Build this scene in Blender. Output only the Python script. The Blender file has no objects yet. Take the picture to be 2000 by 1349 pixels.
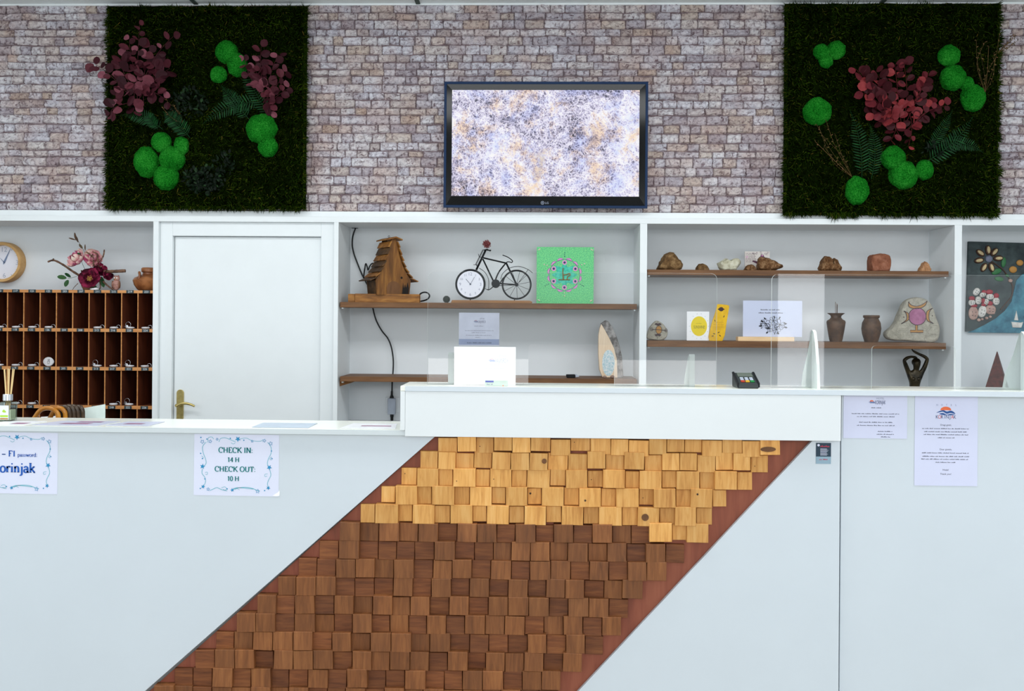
import bpy, bmesh, math, random
from mathutils import Vector, Matrix, Euler, noise

random.seed(11)
SC = bpy.context.scene
COL = SC.collection
PI = math.pi

# ------------------------------------------------------------------ camera
F = 1830.0                      # focal length in pixels of the 2000 x 1349 frame
CAM = Vector((0.0, -3.2, 1.5))
YAW, ROLL, HORIZON = 0.0275, 0.0075, 626.0
RCAM = (Matrix.Rotation(YAW, 3, 'Z') @ Matrix.Rotation(PI / 2, 3, 'X') @ Matrix.Rotation(ROLL, 3, 'Z'))
cd = bpy.data.cameras.new('camera')
cam = bpy.data.objects.new('camera', cd)
COL.objects.link(cam)
cam.location = CAM
cam.rotation_euler = RCAM.to_euler()
cd.sensor_fit = 'HORIZONTAL'
cd.sensor_width = 36.0
cd.lens = 36.0 * F / 2000.0
cd.shift_y = -(674.5 - HORIZON) / 2000.0
cd.clip_start, cd.clip_end = 0.05, 60
SC.camera = cam

# ------------------------------------------------------------------ view + light
SC.view_settings.view_transform = 'Standard'
SC.view_settings.look = 'None'
SC.view_settings.gamma = 1.0
SC.view_settings.use_curve_mapping = False
SC.view_settings.exposure = 0.0
w = bpy.data.worlds.new('daylight'); SC.world = w
w.use_nodes = True
w.node_tree.nodes['Background'].inputs[0].default_value = (0.80, 0.90, 1.0, 1)
w.node_tree.nodes['Background'].inputs[1].default_value = 0.6

ROOM_L, ROOM_R, ROOM_F, CEIL = -3.9, 3.9, -7.0, 3.27

def area(name, loc, rot, sx, sy, power, col):
    d = bpy.data.lights.new(name, 'AREA'); d.shape = 'RECTANGLE'
    d.size, d.size_y, d.energy, d.color = sx, sy, power, col
    o = bpy.data.objects.new(name, d); COL.objects.link(o)
    o.location = loc; o.rotation_euler = rot
    return o
# ceiling lamps over the desk and the staff side
for i, x in enumerate((-2.5, 0.0, 2.5)):
    area('ceiling_lamp_light', (x, -0.35, CEIL - 0.06), (0, 0, 0), 1.7, 0.9, 36, (0.95, 0.98, 1.0))
# added soft fill at both side walls; window daylight and added fill behind the camera
area('side_fill_left', (ROOM_L + 0.03, -3.0, 1.75), (0, -PI / 2, 0), 2.4, 5.0, 36, (0.86, 0.94, 1.0))
area('side_fill_right', (ROOM_R - 0.03, -2.1, 1.75), (0, PI / 2, 0), 2.4, 3.6, 28, (0.86, 0.94, 1.0))
area('rear_daylight_and_fill', (0.0, ROOM_F + 0.05, 2.62), (PI / 2, 0, 0), 7.0, 1.0, 120, (0.95, 0.98, 1.0))  # added high fill that lights the niches from the front, no known window
area('rear_daylight_and_fill', (0.45, ROOM_F + 0.05, 0.60), (PI / 2, 0, 0), 3.3, 0.96, 34, (1.0, 0.98, 0.96))
area('rear_daylight_and_fill', (2.86, ROOM_F + 0.05, 1.35), (PI / 2, 0, 0), 0.5, 2.4, 15, (0.97, 0.98, 1.0))

# ------------------------------------------------------------------ pixel <-> place
def at(px, py, Y):
    d = RCAM @ Vector(((px - 1000.0) / F, -(py - HORIZON) / F, -1.0))
    return CAM + d * ((Y - CAM.y) / d.y)
def at_z(px, py, z):
    d = RCAM @ Vector(((px - 1000.0) / F, -(py - HORIZON) / F, -1.0))
    return CAM + d * ((z - CAM.z) / d.z)
def K(Y): return (Y - CAM.y) / F

# ------------------------------------------------------------------ colour / materials
def lin(c):
    c /= 255.0
    return c / 12.92 if c <= 0.04045 else ((c + 0.055) / 1.055) ** 2.4
def rgb(r, g, b): return (lin(r), lin(g), lin(b), 1.0)
def mul(c, k): return (min(1, c[0] * k), min(1, c[1] * k), min(1, c[2] * k), 1.0)

class NT:
    def __init__(s, name):
        s.m = bpy.data.materials.new(name); s.m.use_nodes = True
        s.t = s.m.node_tree; s.t.nodes.clear()
        s.out = s.n('ShaderNodeOutputMaterial')
    def n(s, typ, **kw):
        o = s.t.nodes.new(typ)
        for k, v in kw.items():
            if k.startswith('_'): setattr(o, k[1:], v)
            else:
                key = int(k[1:]) if k[0] == 'i' and k[1:].isdigit() else k
                o.inputs[key].default_value = v
        return o
    def l(s, a, b): s.t.links.new(a, b)
    def ramp(s, src, stops, interp='LINEAR'):
        r = s.n('ShaderNodeValToRGB'); r.color_ramp.interpolation = interp
        e = r.color_ramp.elements
        while len(e) < len(stops): e.new(0.5)
        for q, (p, c) in zip(e, stops): q.position = p; q.color = c
        s.l(src, r.inputs[0]); return r.outputs[0]
    def mix(s, fac, a, b, mode='MIX'):
        x = s.n('ShaderNodeMix', _data_type='RGBA', _blend_type=mode)
        for v, i in ((fac, 0), (a, 6), (b, 7)):
            if hasattr(v, 'links'): s.l(v, x.inputs[i])
            else: x.inputs[i].default_value = v
        return x.outputs[2]
    def math(s, op, a, b=0.0):
        x = s.n('ShaderNodeMath', _operation=op)
        for v, i in ((a, 0), (b, 1)):
            if hasattr(v, 'links'): s.l(v, x.inputs[i])
            else: x.inputs[i].default_value = v
        return x.outputs[0]
    def coords(s, scale=(1, 1, 1), rot=(0, 0, 0), kind='Object', rnd=False):
        tc = s.n('ShaderNodeTexCoord'); mp = s.n('ShaderNodeMapping')
        mp.inputs['Scale'].default_value = scale; mp.inputs['Rotation'].default_value = rot
        src = tc.outputs[kind]
        if rnd:
            v = s.n('ShaderNodeVectorMath', _operation='ADD')
            s.l(src, v.inputs[0]); c = s.n('ShaderNodeCombineXYZ')
            r = s.rnd()
            k = s.math('MULTIPLY', r, 7.3); s.l(k, c.inputs[0])
            k = s.math('MULTIPLY', r, 3.1); s.l(k, c.inputs[1]); s.l(k, c.inputs[2])
            s.l(c.outputs[0], v.inputs[1]); src = v.outputs[0]
        s.l(src, mp.inputs[0]); return mp.outputs[0]
    def rnd(s):
        a = s.n('ShaderNodeObjectInfo').outputs['Random']; b = s.n('ShaderNodeNewGeometry').outputs['Random Per Island']
        return s.math('FRACT', s.math('ADD', a, b))
    def noise(s, vec, scale, detail=3, rough=0.55, dist=0.0):
        x = s.n('ShaderNodeTexNoise', Scale=scale, Detail=detail, Roughness=rough, Distortion=dist)
        s.l(vec, x.inputs['Vector']); return x.outputs['Fac']
    def bsdf(s, col, rough=0.5, metal=0.0, bump=None, bstr=0.3, bdist=0.01, spec=0.5, coat=0.0, sss=0.0):
        p = s.n('ShaderNodeBsdfPrincipled', Roughness=rough, Metallic=metal)
        p.inputs['Specular IOR Level'].default_value = spec
        p.inputs['Coat Weight'].default_value = coat
        if hasattr(col, 'links'): s.l(col, p.inputs['Base Color'])
        else: p.inputs['Base Color'].default_value = col
        if bump is not None:
            b = s.n('ShaderNodeBump', Strength=bstr, Distance=bdist)
            s.l(bump, b.inputs['Height']); s.l(b.outputs[0], p.inputs['Normal'])
        s.l(p.outputs[0], s.out.inputs[0]); return s.m

def plain(name, c, rough=0.5, var=0.06, scale=25, bump=0.0, metal=0.0, spec=0.4, coat=0.0, bdist=0.004):
    t = NT(name); v = t.coords()
    nz = t.noise(v, scale, 3)
    col = t.ramp(nz, [(0.3, mul(c, 1 - var)), (0.7, mul(c, 1 + var))])
    return t.bsdf(col, rough, metal, nz if bump else None, bump, bdist, spec, coat)

def two(name, c1, c2, scale=8, rough=0.6, lo=0.4, hi=0.6, bump=0.0, detail=5, spec=0.4, bdist=0.01, dist=0.0, rnd=False):
    t = NT(name); v = t.coords(rnd=rnd)
    nz = t.noise(v, scale, detail, 0.6, dist)
    col = t.ramp(nz, [(lo, c1), (hi, c2)])
    return t.bsdf(col, rough, 0, nz if bump else None, bump, bdist, spec)

def wood(name, c1, c2, c3, axis='X', scale=1.0, rough=0.55, rnd=False, bump=0.25, spec=0.35, tint=0.0):
    t = NT(name)
    st = {'X': (6, 60, 60), 'Z': (60, 60, 6), 'Y': (60, 6, 60)}[axis]
    v = t.coords(tuple(a * scale for a in st), rnd=rnd)
    nz = t.noise(v, 1.0, 6, 0.6, 0.6)
    st2 = {'X': (1.5, 9, 9), 'Z': (9, 9, 1.5), 'Y': (9, 1.5, 9)}[axis]
    v2 = t.coords(tuple(a * scale for a in st2), rnd=rnd)
    nb = t.noise(v2, 1.0, 2, 0.5, 1.0)
    m = t.math('ADD', t.math('MULTIPLY', nz, 0.6), t.math('MULTIPLY', nb, 0.4))
    col = t.ramp(m, [(0.33, c1), (0.5, c2), (0.68, c3)])
    if tint:
        r = t.rnd()
        g = t.ramp(r, [(0.0, (1 - tint, 1 - tint, 1 - tint, 1)), (1.0, (1, 1, 1, 1))])
        col = t.mix(1.0, col, g, 'MULTIPLY')
    return t.bsdf(col, rough, 0, m, bump, 0.003, spec)

M = {}
M['white'] = plain('white_paint', rgb(236, 241, 243), 0.45, 0.012, 6)
M['white_fascia'] = plain('white_fascia', rgb(224, 229, 232), 0.4, 0.012, 4)
M['edge_band'] = plain('laminate_edge_band', rgb(206, 214, 218), 0.4, 0.015, 8)
M['white_cool'] = plain('white_laminate', rgb(208, 217, 225), 0.35, 0.012, 4, spec=0.4)
M['niche'] = plain('white_niche_board', rgb(228, 232, 235), 0.55, 0.015, 5)
M['counter_top'] = plain('white_gloss_worktop', rgb(238, 241, 232), 0.18, 0.01, 4, spec=0.5)
M['paper'] = plain('paper', rgb(222, 226, 246), 0.6, 0.008, 8)
M['paper_white'] = plain('paper_white', rgb(252, 252, 254), 0.6, 0.008, 8)
M['paper_blue'] = plain('paper_blue', rgb(205, 212, 236), 0.6, 0.01, 8)
M['shade_tinted_paper'] = plain('shade_tinted_paper', rgb(168, 180, 214), 0.6, 0.02, 8)
M['laminate_film'] = plain('paper_in_film', rgb(214, 218, 243), 0.25, 0.01, 8, spec=0.5)
M['ink'] = plain('ink', rgb(62, 68, 92), 0.6)
M['ink_soft'] = plain('ink_soft', rgb(150, 152, 172), 0.6)
M['ink_faint'] = plain('ink_faint', rgb(206, 210, 226), 0.6)
M['ink_black'] = plain('ink_black', rgb(34, 36, 48), 0.6)
M['ink_blue'] = plain('ink_blue', rgb(28, 92, 182), 0.6)
M['ink_teal'] = plain('ink_teal', rgb(16, 124, 128), 0.6)
M['ink_deco'] = plain('ink_deco', rgb(40, 140, 190), 0.6)
M['ink_swirl'] = plain('ink_swirl', rgb(108, 184, 200), 0.6)
M['logo_orange'] = plain('logo_orange', rgb(236, 112, 66), 0.6)
M['logo_blue'] = plain('logo_blue', rgb(40, 84, 150), 0.6)
M['logo_navy'] = plain('logo_navy', rgb(30, 50, 104), 0.6)
M['black'] = plain('black_metal', rgb(20, 22, 26), 0.5, spec=0.2)
M['black_gloss'] = plain('black_gloss', rgb(8, 9, 11), 0.1, spec=0.22)
M['blue_rim'] = plain('blue_black_rim', rgb(8, 42, 80), 0.3, spec=0.15)
M['cord'] = plain('black_rubber', rgb(14, 16, 20), 0.5)
M['brass'] = plain('worn_brass', rgb(196, 176, 112), 0.3, 0.18, 30, metal=0.85)
M['steel'] = plain('steel', rgb(206, 208, 214), 0.25, 0.05, metal=0.9)
M['plastic_grey'] = plain('grey_plastic', rgb(172, 180, 194), 0.45)
M['plastic_dark'] = plain('dark_plastic', rgb(40, 46, 48), 0.4)
M['red_base'] = wood('red_stained_board', rgb(118, 64, 48), rgb(140, 76, 56), rgb(158, 92, 68), 'Z', 0.5)
M['pale_wood'] = wood('pale_pine', rgb(198, 134, 66), rgb(228, 168, 92), rgb(242, 190, 118), 'Z', 1.6, rnd=True, tint=0.26)
M['dark_wood'] = wood('brown_stained_pine', rgb(110, 66, 36), rgb(136, 84, 46), rgb(158, 102, 58), 'Z', 1.6, rnd=True, tint=0.30)
M['dark_wood_across'] = wood('brown_stained_pine_across', rgb(98, 54, 30), rgb(130, 76, 42), rgb(156, 98, 54), 'X', 1.6, rnd=True, tint=0.30)  # cross-grain wood for recessed blocks, their shade partly put into the darker colour
M['knot'] = plain('wood_knot', rgb(104, 66, 34), 0.6, 0.3, 60)
M['hole'] = plain('nail_hole', rgb(60, 40, 26), 0.7)
M['shelf'] = wood('stained_shelf', rgb(84, 54, 32), rgb(110, 74, 44), rgb(132, 92, 56), 'X', 0.8)
M['plank'] = wood('light_brown_plank', rgb(128, 86, 48), rgb(156, 110, 66), rgb(176, 130, 82), 'X', 0.8)
M['rack_in'] = wood('dark_plywood', rgb(66, 26, 8), rgb(94, 40, 14), rgb(112, 52, 20), 'Z', 0.8, rough=0.8)
M['rack_edge'] = wood('orange_beech', rgb(176, 112, 58), rgb(206, 142, 84), rgb(222, 160, 104), 'X', 1.2)
M['bird_wood'] = wood('scorched_pine', rgb(58, 34, 14), rgb(128, 82, 34), rgb(182, 128, 60), 'Z', 0.7)
M['bird_wood_x'] = wood('scorched_pine_across', rgb(70, 42, 16), rgb(140, 90, 36), rgb(194, 138, 66), 'X', 0.7)
M['bird_dark'] = wood('burnt_pine', rgb(40, 28, 16), rgb(80, 54, 28), rgb(122, 84, 44), 'X', 0.7)
M['birch'] = wood('light_birch', rgb(226, 186, 138), rgb(240, 206, 160), rgb(247, 219, 178), 'X', 0.7)
M['clock_rim'] = wood('clock_oak', rgb(190, 146, 88), rgb(208, 164, 106), rgb(220, 180, 124), 'X', 0.6)
M['twig'] = two('twig_bark', rgb(74, 52, 42), rgb(124, 92, 72), 40, 0.8, bump=0.4)
M['terracotta'] = two('fired_clay', rgb(116, 78, 60), rgb(156, 110, 86), 18, 0.4, bump=0.1)
M['jug'] = two('copper_glaze', rgb(128, 76, 44), rgb(172, 112, 68), 14, 0.32, bump=0.05)
M['vase'] = two('brown_clay', rgb(70, 48, 34), rgb(98, 70, 50), 22, 0.55, bump=0.15)
M['bronze'] = two('dark_bronze', rgb(18, 17, 15), rgb(62, 53, 34), 14, 0.32, bump=0.1)
M['bronze'].node_tree.nodes['Principled BSDF'].inputs['Metallic'].default_value = 0.6
M['cone'] = two('rust_cone', rgb(66, 26, 22), rgb(94, 40, 34), 50, 0.7, bump=0.3)

def acrylic():
    t = NT('clear_acrylic')
    fr = t.n('ShaderNodeFresnel', IOR=1.49)
    tr = t.n('ShaderNodeBsdfTransparent', Color=(0.985, 0.99, 0.992, 1))
    gl = t.n('ShaderNodeBsdfGlossy', Roughness=0.015)
    mx = t.n('ShaderNodeMixShader')
    t.l(fr.outputs[0], mx.inputs[0]); t.l(tr.outputs[0], mx.inputs[1]); t.l(gl.outputs[0], mx.inputs[2])
    t.l(mx.outputs[0], t.out.inputs[0]); return t.m
M['acrylic'] = acrylic()
def edge_mat():
    t = NT('whitened_acrylic_edge')
    tr = t.n('ShaderNodeBsdfTransparent', Color=(0.9, 0.97, 0.95, 1))
    df = t.n('ShaderNodeBsdfTranslucent', Color=(0.85, 0.95, 0.92, 1))
    d2 = t.n('ShaderNodeBsdfDiffuse', Color=(0.96, 0.99, 0.98, 1))  # diffuse white stands in for clear edges catching the light
    a = t.n('ShaderNodeMixShader', i0=0.7); t.l(df.outputs[0], a.inputs[1]); t.l(d2.outputs[0], a.inputs[2])
    b = t.n('ShaderNodeMixShader', i0=0.9); t.l(tr.outputs[0], b.inputs[1]); t.l(a.outputs[0], b.inputs[2])
    t.l(b.outputs[0], t.out.inputs[0]); return t.m
M['acrylic_edge'] = edge_mat()
def foot_mat():
    t = NT('thick_acrylic'); fr = t.n('ShaderNodeFresnel', IOR=1.49)
    tr = t.n('ShaderNodeBsdfTransparent', Color=(0.95, 0.98, 0.97, 1)); df = t.n('ShaderNodeBsdfTranslucent', Color=(0.9, 0.96, 0.94, 1)); d2 = t.n('ShaderNodeBsdfDiffuse', Color=(0.9, 0.97, 0.95, 1))
    gl = t.n('ShaderNodeBsdfGlossy', Roughness=0.05)
    a = t.n('ShaderNodeMixShader', i0=0.5); t.l(df.outputs[0], a.inputs[1]); t.l(d2.outputs[0], a.inputs[2])
    b = t.n('ShaderNodeMixShader', i0=0.34); t.l(tr.outputs[0], b.inputs[1]); t.l(a.outputs[0], b.inputs[2])
    c = t.n('ShaderNodeMixShader', i0=0.06); t.l(b.outputs[0], c.inputs[1]); t.l(gl.outputs[0], c.inputs[2])
    t.l(c.outputs[0], t.out.inputs[0]); return t.m
M['acrylic_foot'] = foot_mat()

# ------------------------------------------------------------------ mesh builder
class MB:
    def __init__(s): s.v = []; s.f = []; s.m = []
    def add(s, vs, fs, mi=0, X=None):
        o = len(s.v)
        s.v += [tuple(X @ Vector(p)) if X is not None else tuple(p) for p in vs]
        s.f += [tuple(i + o for i in q) for q in fs]; s.m += [mi] * len(fs)
        return s
    def box(s, x0, x1, y0, y1, z0, z1, mi=0, X=None):
        v = [(x, y, z) for z in (z0, z1) for y in (y0, y1) for x in (x0, x1)]
        return s.add(v, [(0, 1, 5, 4), (1, 3, 7, 5), (3, 2, 6, 7), (2, 0, 4, 6), (4, 5, 7, 6), (2, 3, 1, 0)], mi, X)
    def prism(s, poly, y0, y1, mi=0, mside=None, X=None):
        n = len(poly)
        v = [(x, y0, z) for x, z in poly] + [(x, y1, z) for x, z in poly]
        s.add(v, [tuple(range(n)), tuple(range(2 * n - 1, n - 1, -1))], mi, X)
        o = len(s.v) - 2 * n
        for i in range(n):
            j = (i + 1) % n
            s.f.append((o + i, o + n + i, o + n + j, o + j)); s.m.append(mi if mside is None else mside)
        return s
    def flat(s, poly, y, mi=0, X=None):
        return s.add([(x, y, z) for x, z in poly], [tuple(range(len(poly)))], mi, X)
    def puff(s, poly, d, y=0.0, inset=0.82, mi=0, n=4, X=None):
        cx = sum(p[0] for p in poly) / len(poly); cz = sum(p[1] for p in poly) / len(poly)
        N = len(poly); vs = []; fs = []
        for k in range(2 * n + 1):
            a = PI * k / (2 * n); yy = y - math.cos(a) * d / 2
            q = inset + (1 - inset) * math.sin(a) ** 0.6
            vs += [(cx + (p[0] - cx) * q, yy, cz + (p[1] - cz) * q) for p in poly]
        for k in range(2 * n):
            for i in range(N):
                j = (i + 1) % N
                fs.append((k * N + i, (k + 1) * N + i, (k + 1) * N + j, k * N + j))
        fs += [tuple(range(N)), tuple(range(2 * n * N + N - 1, 2 * n * N - 1, -1))]
        return s.add(vs, fs, mi, X)
    def tube(s, pts, r, n=8, mi=0, cap=True, X=None):
        pts = [Vector(p) for p in pts]; N = len(pts)
        rs = list(r) if hasattr(r, '__len__') else [r] * N
        vs = []; fs = []; up = None
        for i, p in enumerate(pts):
            t = (pts[min(i + 1, N - 1)] - pts[max(i - 1, 0)])
            if t.length < 1e-9: t = Vector((0, 0, 1))
            t.normalize()
            if up is None:
                up = Vector((0, 1, 0)) if abs(t.y) < 0.9 else Vector((1, 0, 0))
            a = (up - t * up.dot(t))
            if a.length < 1e-6: a = t.orthogonal()
            a.normalize(); up = a; b = t.cross(a)
            for k in range(n):
                an = 2 * PI * k / n
                vs.append(p + (a * math.cos(an) + b * math.sin(an)) * rs[i])
        for i in range(N - 1):
            for k in range(n):
                j = (k + 1) % n
                fs.append((i * n + k, i * n + j, (i + 1) * n + j, (i + 1) * n + k))
        if cap: fs += [tuple(range(n - 1, -1, -1)), tuple(range((N - 1) * n, N * n))]
        return s.add(vs, fs, mi, X)
    def ring(s, c, R, r, n=40, m=8, mi=0, ax='Y', X=None):
        pts = []
        for i in range(n):
            a = 2 * PI * i / n
            for k in range(m):
                b = 2 * PI * k / m; q = R + r * math.cos(b); h = r * math.sin(b)
                pts.append({'Y': (c[0] + q * math.cos(a), c[1] + h, c[2] + q * math.sin(a)),
                            'Z': (c[0] + q * math.cos(a), c[1] + q * math.sin(a), c[2] + h),
                            'X': (c[0] + h, c[1] + q * math.cos(a), c[2] + q * math.sin(a))}[ax])
        fs = [(i * m + k, i * m + (k + 1) % m, ((i + 1) % n) * m + (k + 1) % m, ((i + 1) % n) * m + k) for i in range(n) for k in range(m)]
        return s.add(pts, fs, mi, X)
    def lathe(s, prof, n=28, c=(0, 0, 0), mi=0, fn=None, X=None, axis='Z', cap=True):
        vs = []; N = len(prof)
        for r, z in prof:
            for k in range(n):
                a = 2 * PI * k / n; q = r * (fn(a, z) if fn else 1)
                if axis == 'Z': vs.append((c[0] + q * math.cos(a), c[1] + q * math.sin(a), c[2] + z))
                else: vs.append((c[0] + q * math.cos(a), c[1] + z, c[2] + q * math.sin(a)))
        fs = [(i * n + k, i * n + (k + 1) % n, (i + 1) * n + (k + 1) % n, (i + 1) * n + k) for i in range(N - 1) for k in range(n)]
        if cap: fs += [tuple(range(n - 1, -1, -1)), tuple(range((N - 1) * n, N * n))]
        return s.add(vs, fs, mi, X)
    def ball(s, c, r, nu=24, nv=14, mi=0, fn=None, X=None):
        rx, ry, rz = r if hasattr(r, '__len__') else (r, r, r)
        prof = []; vs = []
        for i in range(nv + 1):
            th = PI * i / nv
            for k in range(nu):
                a = 2 * PI * k / nu
                d = Vector((math.sin(th) * math.cos(a), math.sin(th) * math.sin(a), -math.cos(th)))
                q = fn(d) if fn else 1.0
                vs.append((c[0] + d.x * rx * q, c[1] + d.y * ry * q, c[2] + d.z * rz * q))
        fs = [(i * nu + k, i * nu + (k + 1) % nu, (i + 1) * nu + (k + 1) % nu, (i + 1) * nu + k) for i in range(nv) for k in range(nu)]
        return s.add(vs, fs, mi, X)
    def ribbon(s, pts, wd, y, mi=0, closed=False, stress=None, X=None):
        P = [Vector((p[0], p[1])) for p in pts]; N = len(P); vs = []
        for i, p in enumerate(P):
            t = (P[(i + 1) % N] if closed or i < N - 1 else p) - (P[i - 1] if closed or i > 0 else p)
            if t.length < 1e-9: t = Vector((1, 0))
            t.normalize(); nn = Vector((-t.y, t.x))
            ww = wd if stress is None else wd * (stress + (1 - stress) * abs(t.y) ** 1.5)
            vs += [(p.x + nn.x * ww / 2, y, p.y + nn.y * ww / 2), (p.x - nn.x * ww / 2, y, p.y - nn.y * ww / 2)]
        fs = [(2 * i, 2 * i + 1, 2 * i + 3, 2 * i + 2) for i in range(N - 1)]
        if closed: fs.append((2 * N - 2, 2 * N - 1, 1, 0))
        return s.add(vs, fs, mi, X)
    def build(s, name, mats, parent=None, smooth=False, bevel=0.0, sub=0, fix=True):
        me = bpy.data.meshes.new(name)
        me.from_pydata(s.v, [], s.f)
        for mt in (mats if isinstance(mats, (list, tuple)) else [mats]): me.materials.append(mt)
        if s.m and max(s.m): me.polygons.foreach_set('material_index', s.m)
        if fix:
            b = bmesh.new(); b.from_mesh(me)
            bmesh.ops.recalc_face_normals(b, faces=b.faces); b.to_mesh(me); b.free()
        if smooth is True: me.shade_smooth()
        o = bpy.data.objects.new(name, me); COL.objects.link(o)
        if parent is not None: o.parent = parent
        if bevel:
            q = o.modifiers.new('bevel', 'BEVEL'); q.width = bevel; q.segments = 2; q.limit_method = 'ANGLE'
        if sub:
            q = o.modifiers.new('sub', 'SUBSURF'); q.levels = sub; q.render_levels = sub
        if smooth == 'auto':
            me.shade_smooth(); me.set_sharp_from_angle(angle=math.radians(40))
        return o

def tag(o, label, cat, group=None, kind=None):
    o['label'] = label; o['category'] = cat
    if group: o['group'] = group
    if kind: o['kind'] = kind
    return o
def thing(name, label, cat, loc=(0, 0, 0), rz=0.0, group=None):
    o = bpy.data.objects.new(name, None); COL.objects.link(o)
    o.location = loc; o.rotation_euler = (0, 0, rz); o.empty_display_size = 0.05
    return tag(o, label, cat, group)
def struct(o): o['kind'] = 'structure'; return o
def dup(root, loc, rz=None, label=None, name=None):
    r = root.copy(); COL.objects.link(r); r.location = loc
    if rz is not None: r.rotation_euler = (0, 0, rz)
    if label: r['label'] = label
    for ch in list(root.children):
        c = ch.copy(); COL.objects.link(c); c.parent = r
        for g in list(ch.children):
            d = g.copy(); COL.objects.link(d); d.parent = c
    return r

class Loc:
    """photo coordinates of one thing -> its own local metres (x, z), about a reference pixel"""
    def __init__(s, rx, ry, Y): s.rx, s.ry, s.Y, s.k = rx, ry, Y, K(Y)
    def p(s, px, py): return ((px - s.rx) * s.k, -(py - s.ry) * s.k)
    def P(s, L): return [s.p(*q) for q in L]
    def v(s, px, py, y=0.0): x, z = s.p(px, py); return (x, y, z)
    def V(s, L, y=0.0): return [s.v(q[0], q[1], q[2] if len(q) > 2 else y) for q in L]
    def place(s, z=None):
        q = at(s.rx, s.ry, s.Y)
        if z is not None: q.z = z
        return q

def smoothline(pts, n=6, closed=False):
    """Catmull-Rom through the points"""
    P = [Vector(p) for p in pts]; N = len(P); out = []
    rng = range(N) if closed else range(N - 1)
    for i in rng:
        a, b, c, d = P[(i - 1) % N] if closed or i > 0 else P[i], P[i], P[(i + 1) % N], P[(i + 2) % N] if closed or i < N - 2 else P[min(i + 1, N - 1)]
        for k in range(n):
            t = k / n
            out.append(0.5 * ((2 * b) + (c - a) * t + (2 * a - 5 * b + 4 * c - d) * t * t + (3 * b - a - 3 * c + d) * t ** 3))
    if not closed: out.append(P[-1])
    return [tuple(q) for q in out]
def circle(cx, cz, r, n=24, rz=None):
    rz = r if rz is None else rz
    return [(cx + r * math.cos(2 * PI * i / n), cz + rz * math.sin(2 * PI * i / n)) for i in range(n)]
def star(cx, cz, r, q=0.42, n=5, a0=PI / 2):
    return [(cx + (r if i % 2 == 0 else r * q) * math.cos(a0 + PI * i / n), cz + (r if i % 2 == 0 else r * q) * math.sin(a0 + PI * i / n)) for i in range(2 * n)]
def fb(p, sc, seed=0.0):
    return noise.noise(Vector(p) * sc + Vector((seed, seed * 1.7, -seed)))

# ------------------------------------------------------------------ lettering
_tc = {}
def sans(body, size):
    """(verts in x,z ; faces ; width) of flat lettering, baseline at 0"""
    key = body
    if key not in _tc:
        c = bpy.data.curves.new('lettering', 'FONT'); c.body = body; c.size = 1.0; c.resolution_u = 3
        o = bpy.data.objects.new('lettering', c); COL.objects.link(o)
        me = bpy.data.meshes.new_from_object(o)
        vs = [(v.co.x, v.co.y) for v in me.vertices]; fs = [tuple(p.vertices) for p in me.polygons]
        bpy.data.objects.remove(o); bpy.data.curves.remove(c); bpy.data.meshes.remove(me)
        _tc[key] = (vs, fs, (min([v[0] for v in vs] or [0]), max([v[0] for v in vs] or [0])))
    vs, fs, (a, b) = _tc[key]
    return [(x * size, z * size) for x, z in vs], fs, (a * size, b * size)
def put_sans(mb, body, cx, cz, size, y, mi=0, stretch=1.0, rot=0.0, slant=0.0):
    vs, fs, (a, b) = sans(body, size); m = (a + b) / 2; out = []
    for x, z in vs:
        x = (x - m) * stretch + slant * z; z = z - size * 0.35
        out.append((cx + x * math.cos(rot) - z * math.sin(rot), y, cz + x * math.sin(rot) + z * math.cos(rot)))
    mb.add(out, fs, mi)
def word_bars(mb, x0, x1, z, h, y, rng, mi=0):
    """a line of print too small to read: one low bar per word"""
    x = x0
    while x < x1 - h:
        wd = min(rng.uniform(1.2, 4.6) * h * 1.6, x1 - x)
        n = max(2, int(wd / (h * 0.7))); st = wd / n
        for i in range(n):
            hh = h * rng.choice((0.62, 0.62, 1.0))
            mb.add([(x + i * st, y, z), (x + (i + 0.72) * st, y, z), (x + (i + 0.72) * st, y, z + hh), (x + i * st, y, z + hh)], [(0, 1, 2, 3)], mi)
        x += wd + h * 0.8

def _arc(cx, cy, rx, ry, a0, a1, n=14):
    return [(cx + rx * math.cos(math.radians(a0 + (a1 - a0) * i / n)), cy + ry * math.sin(math.radians(a0 + (a1 - a0) * i / n))) for i in range(n + 1)]
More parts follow.
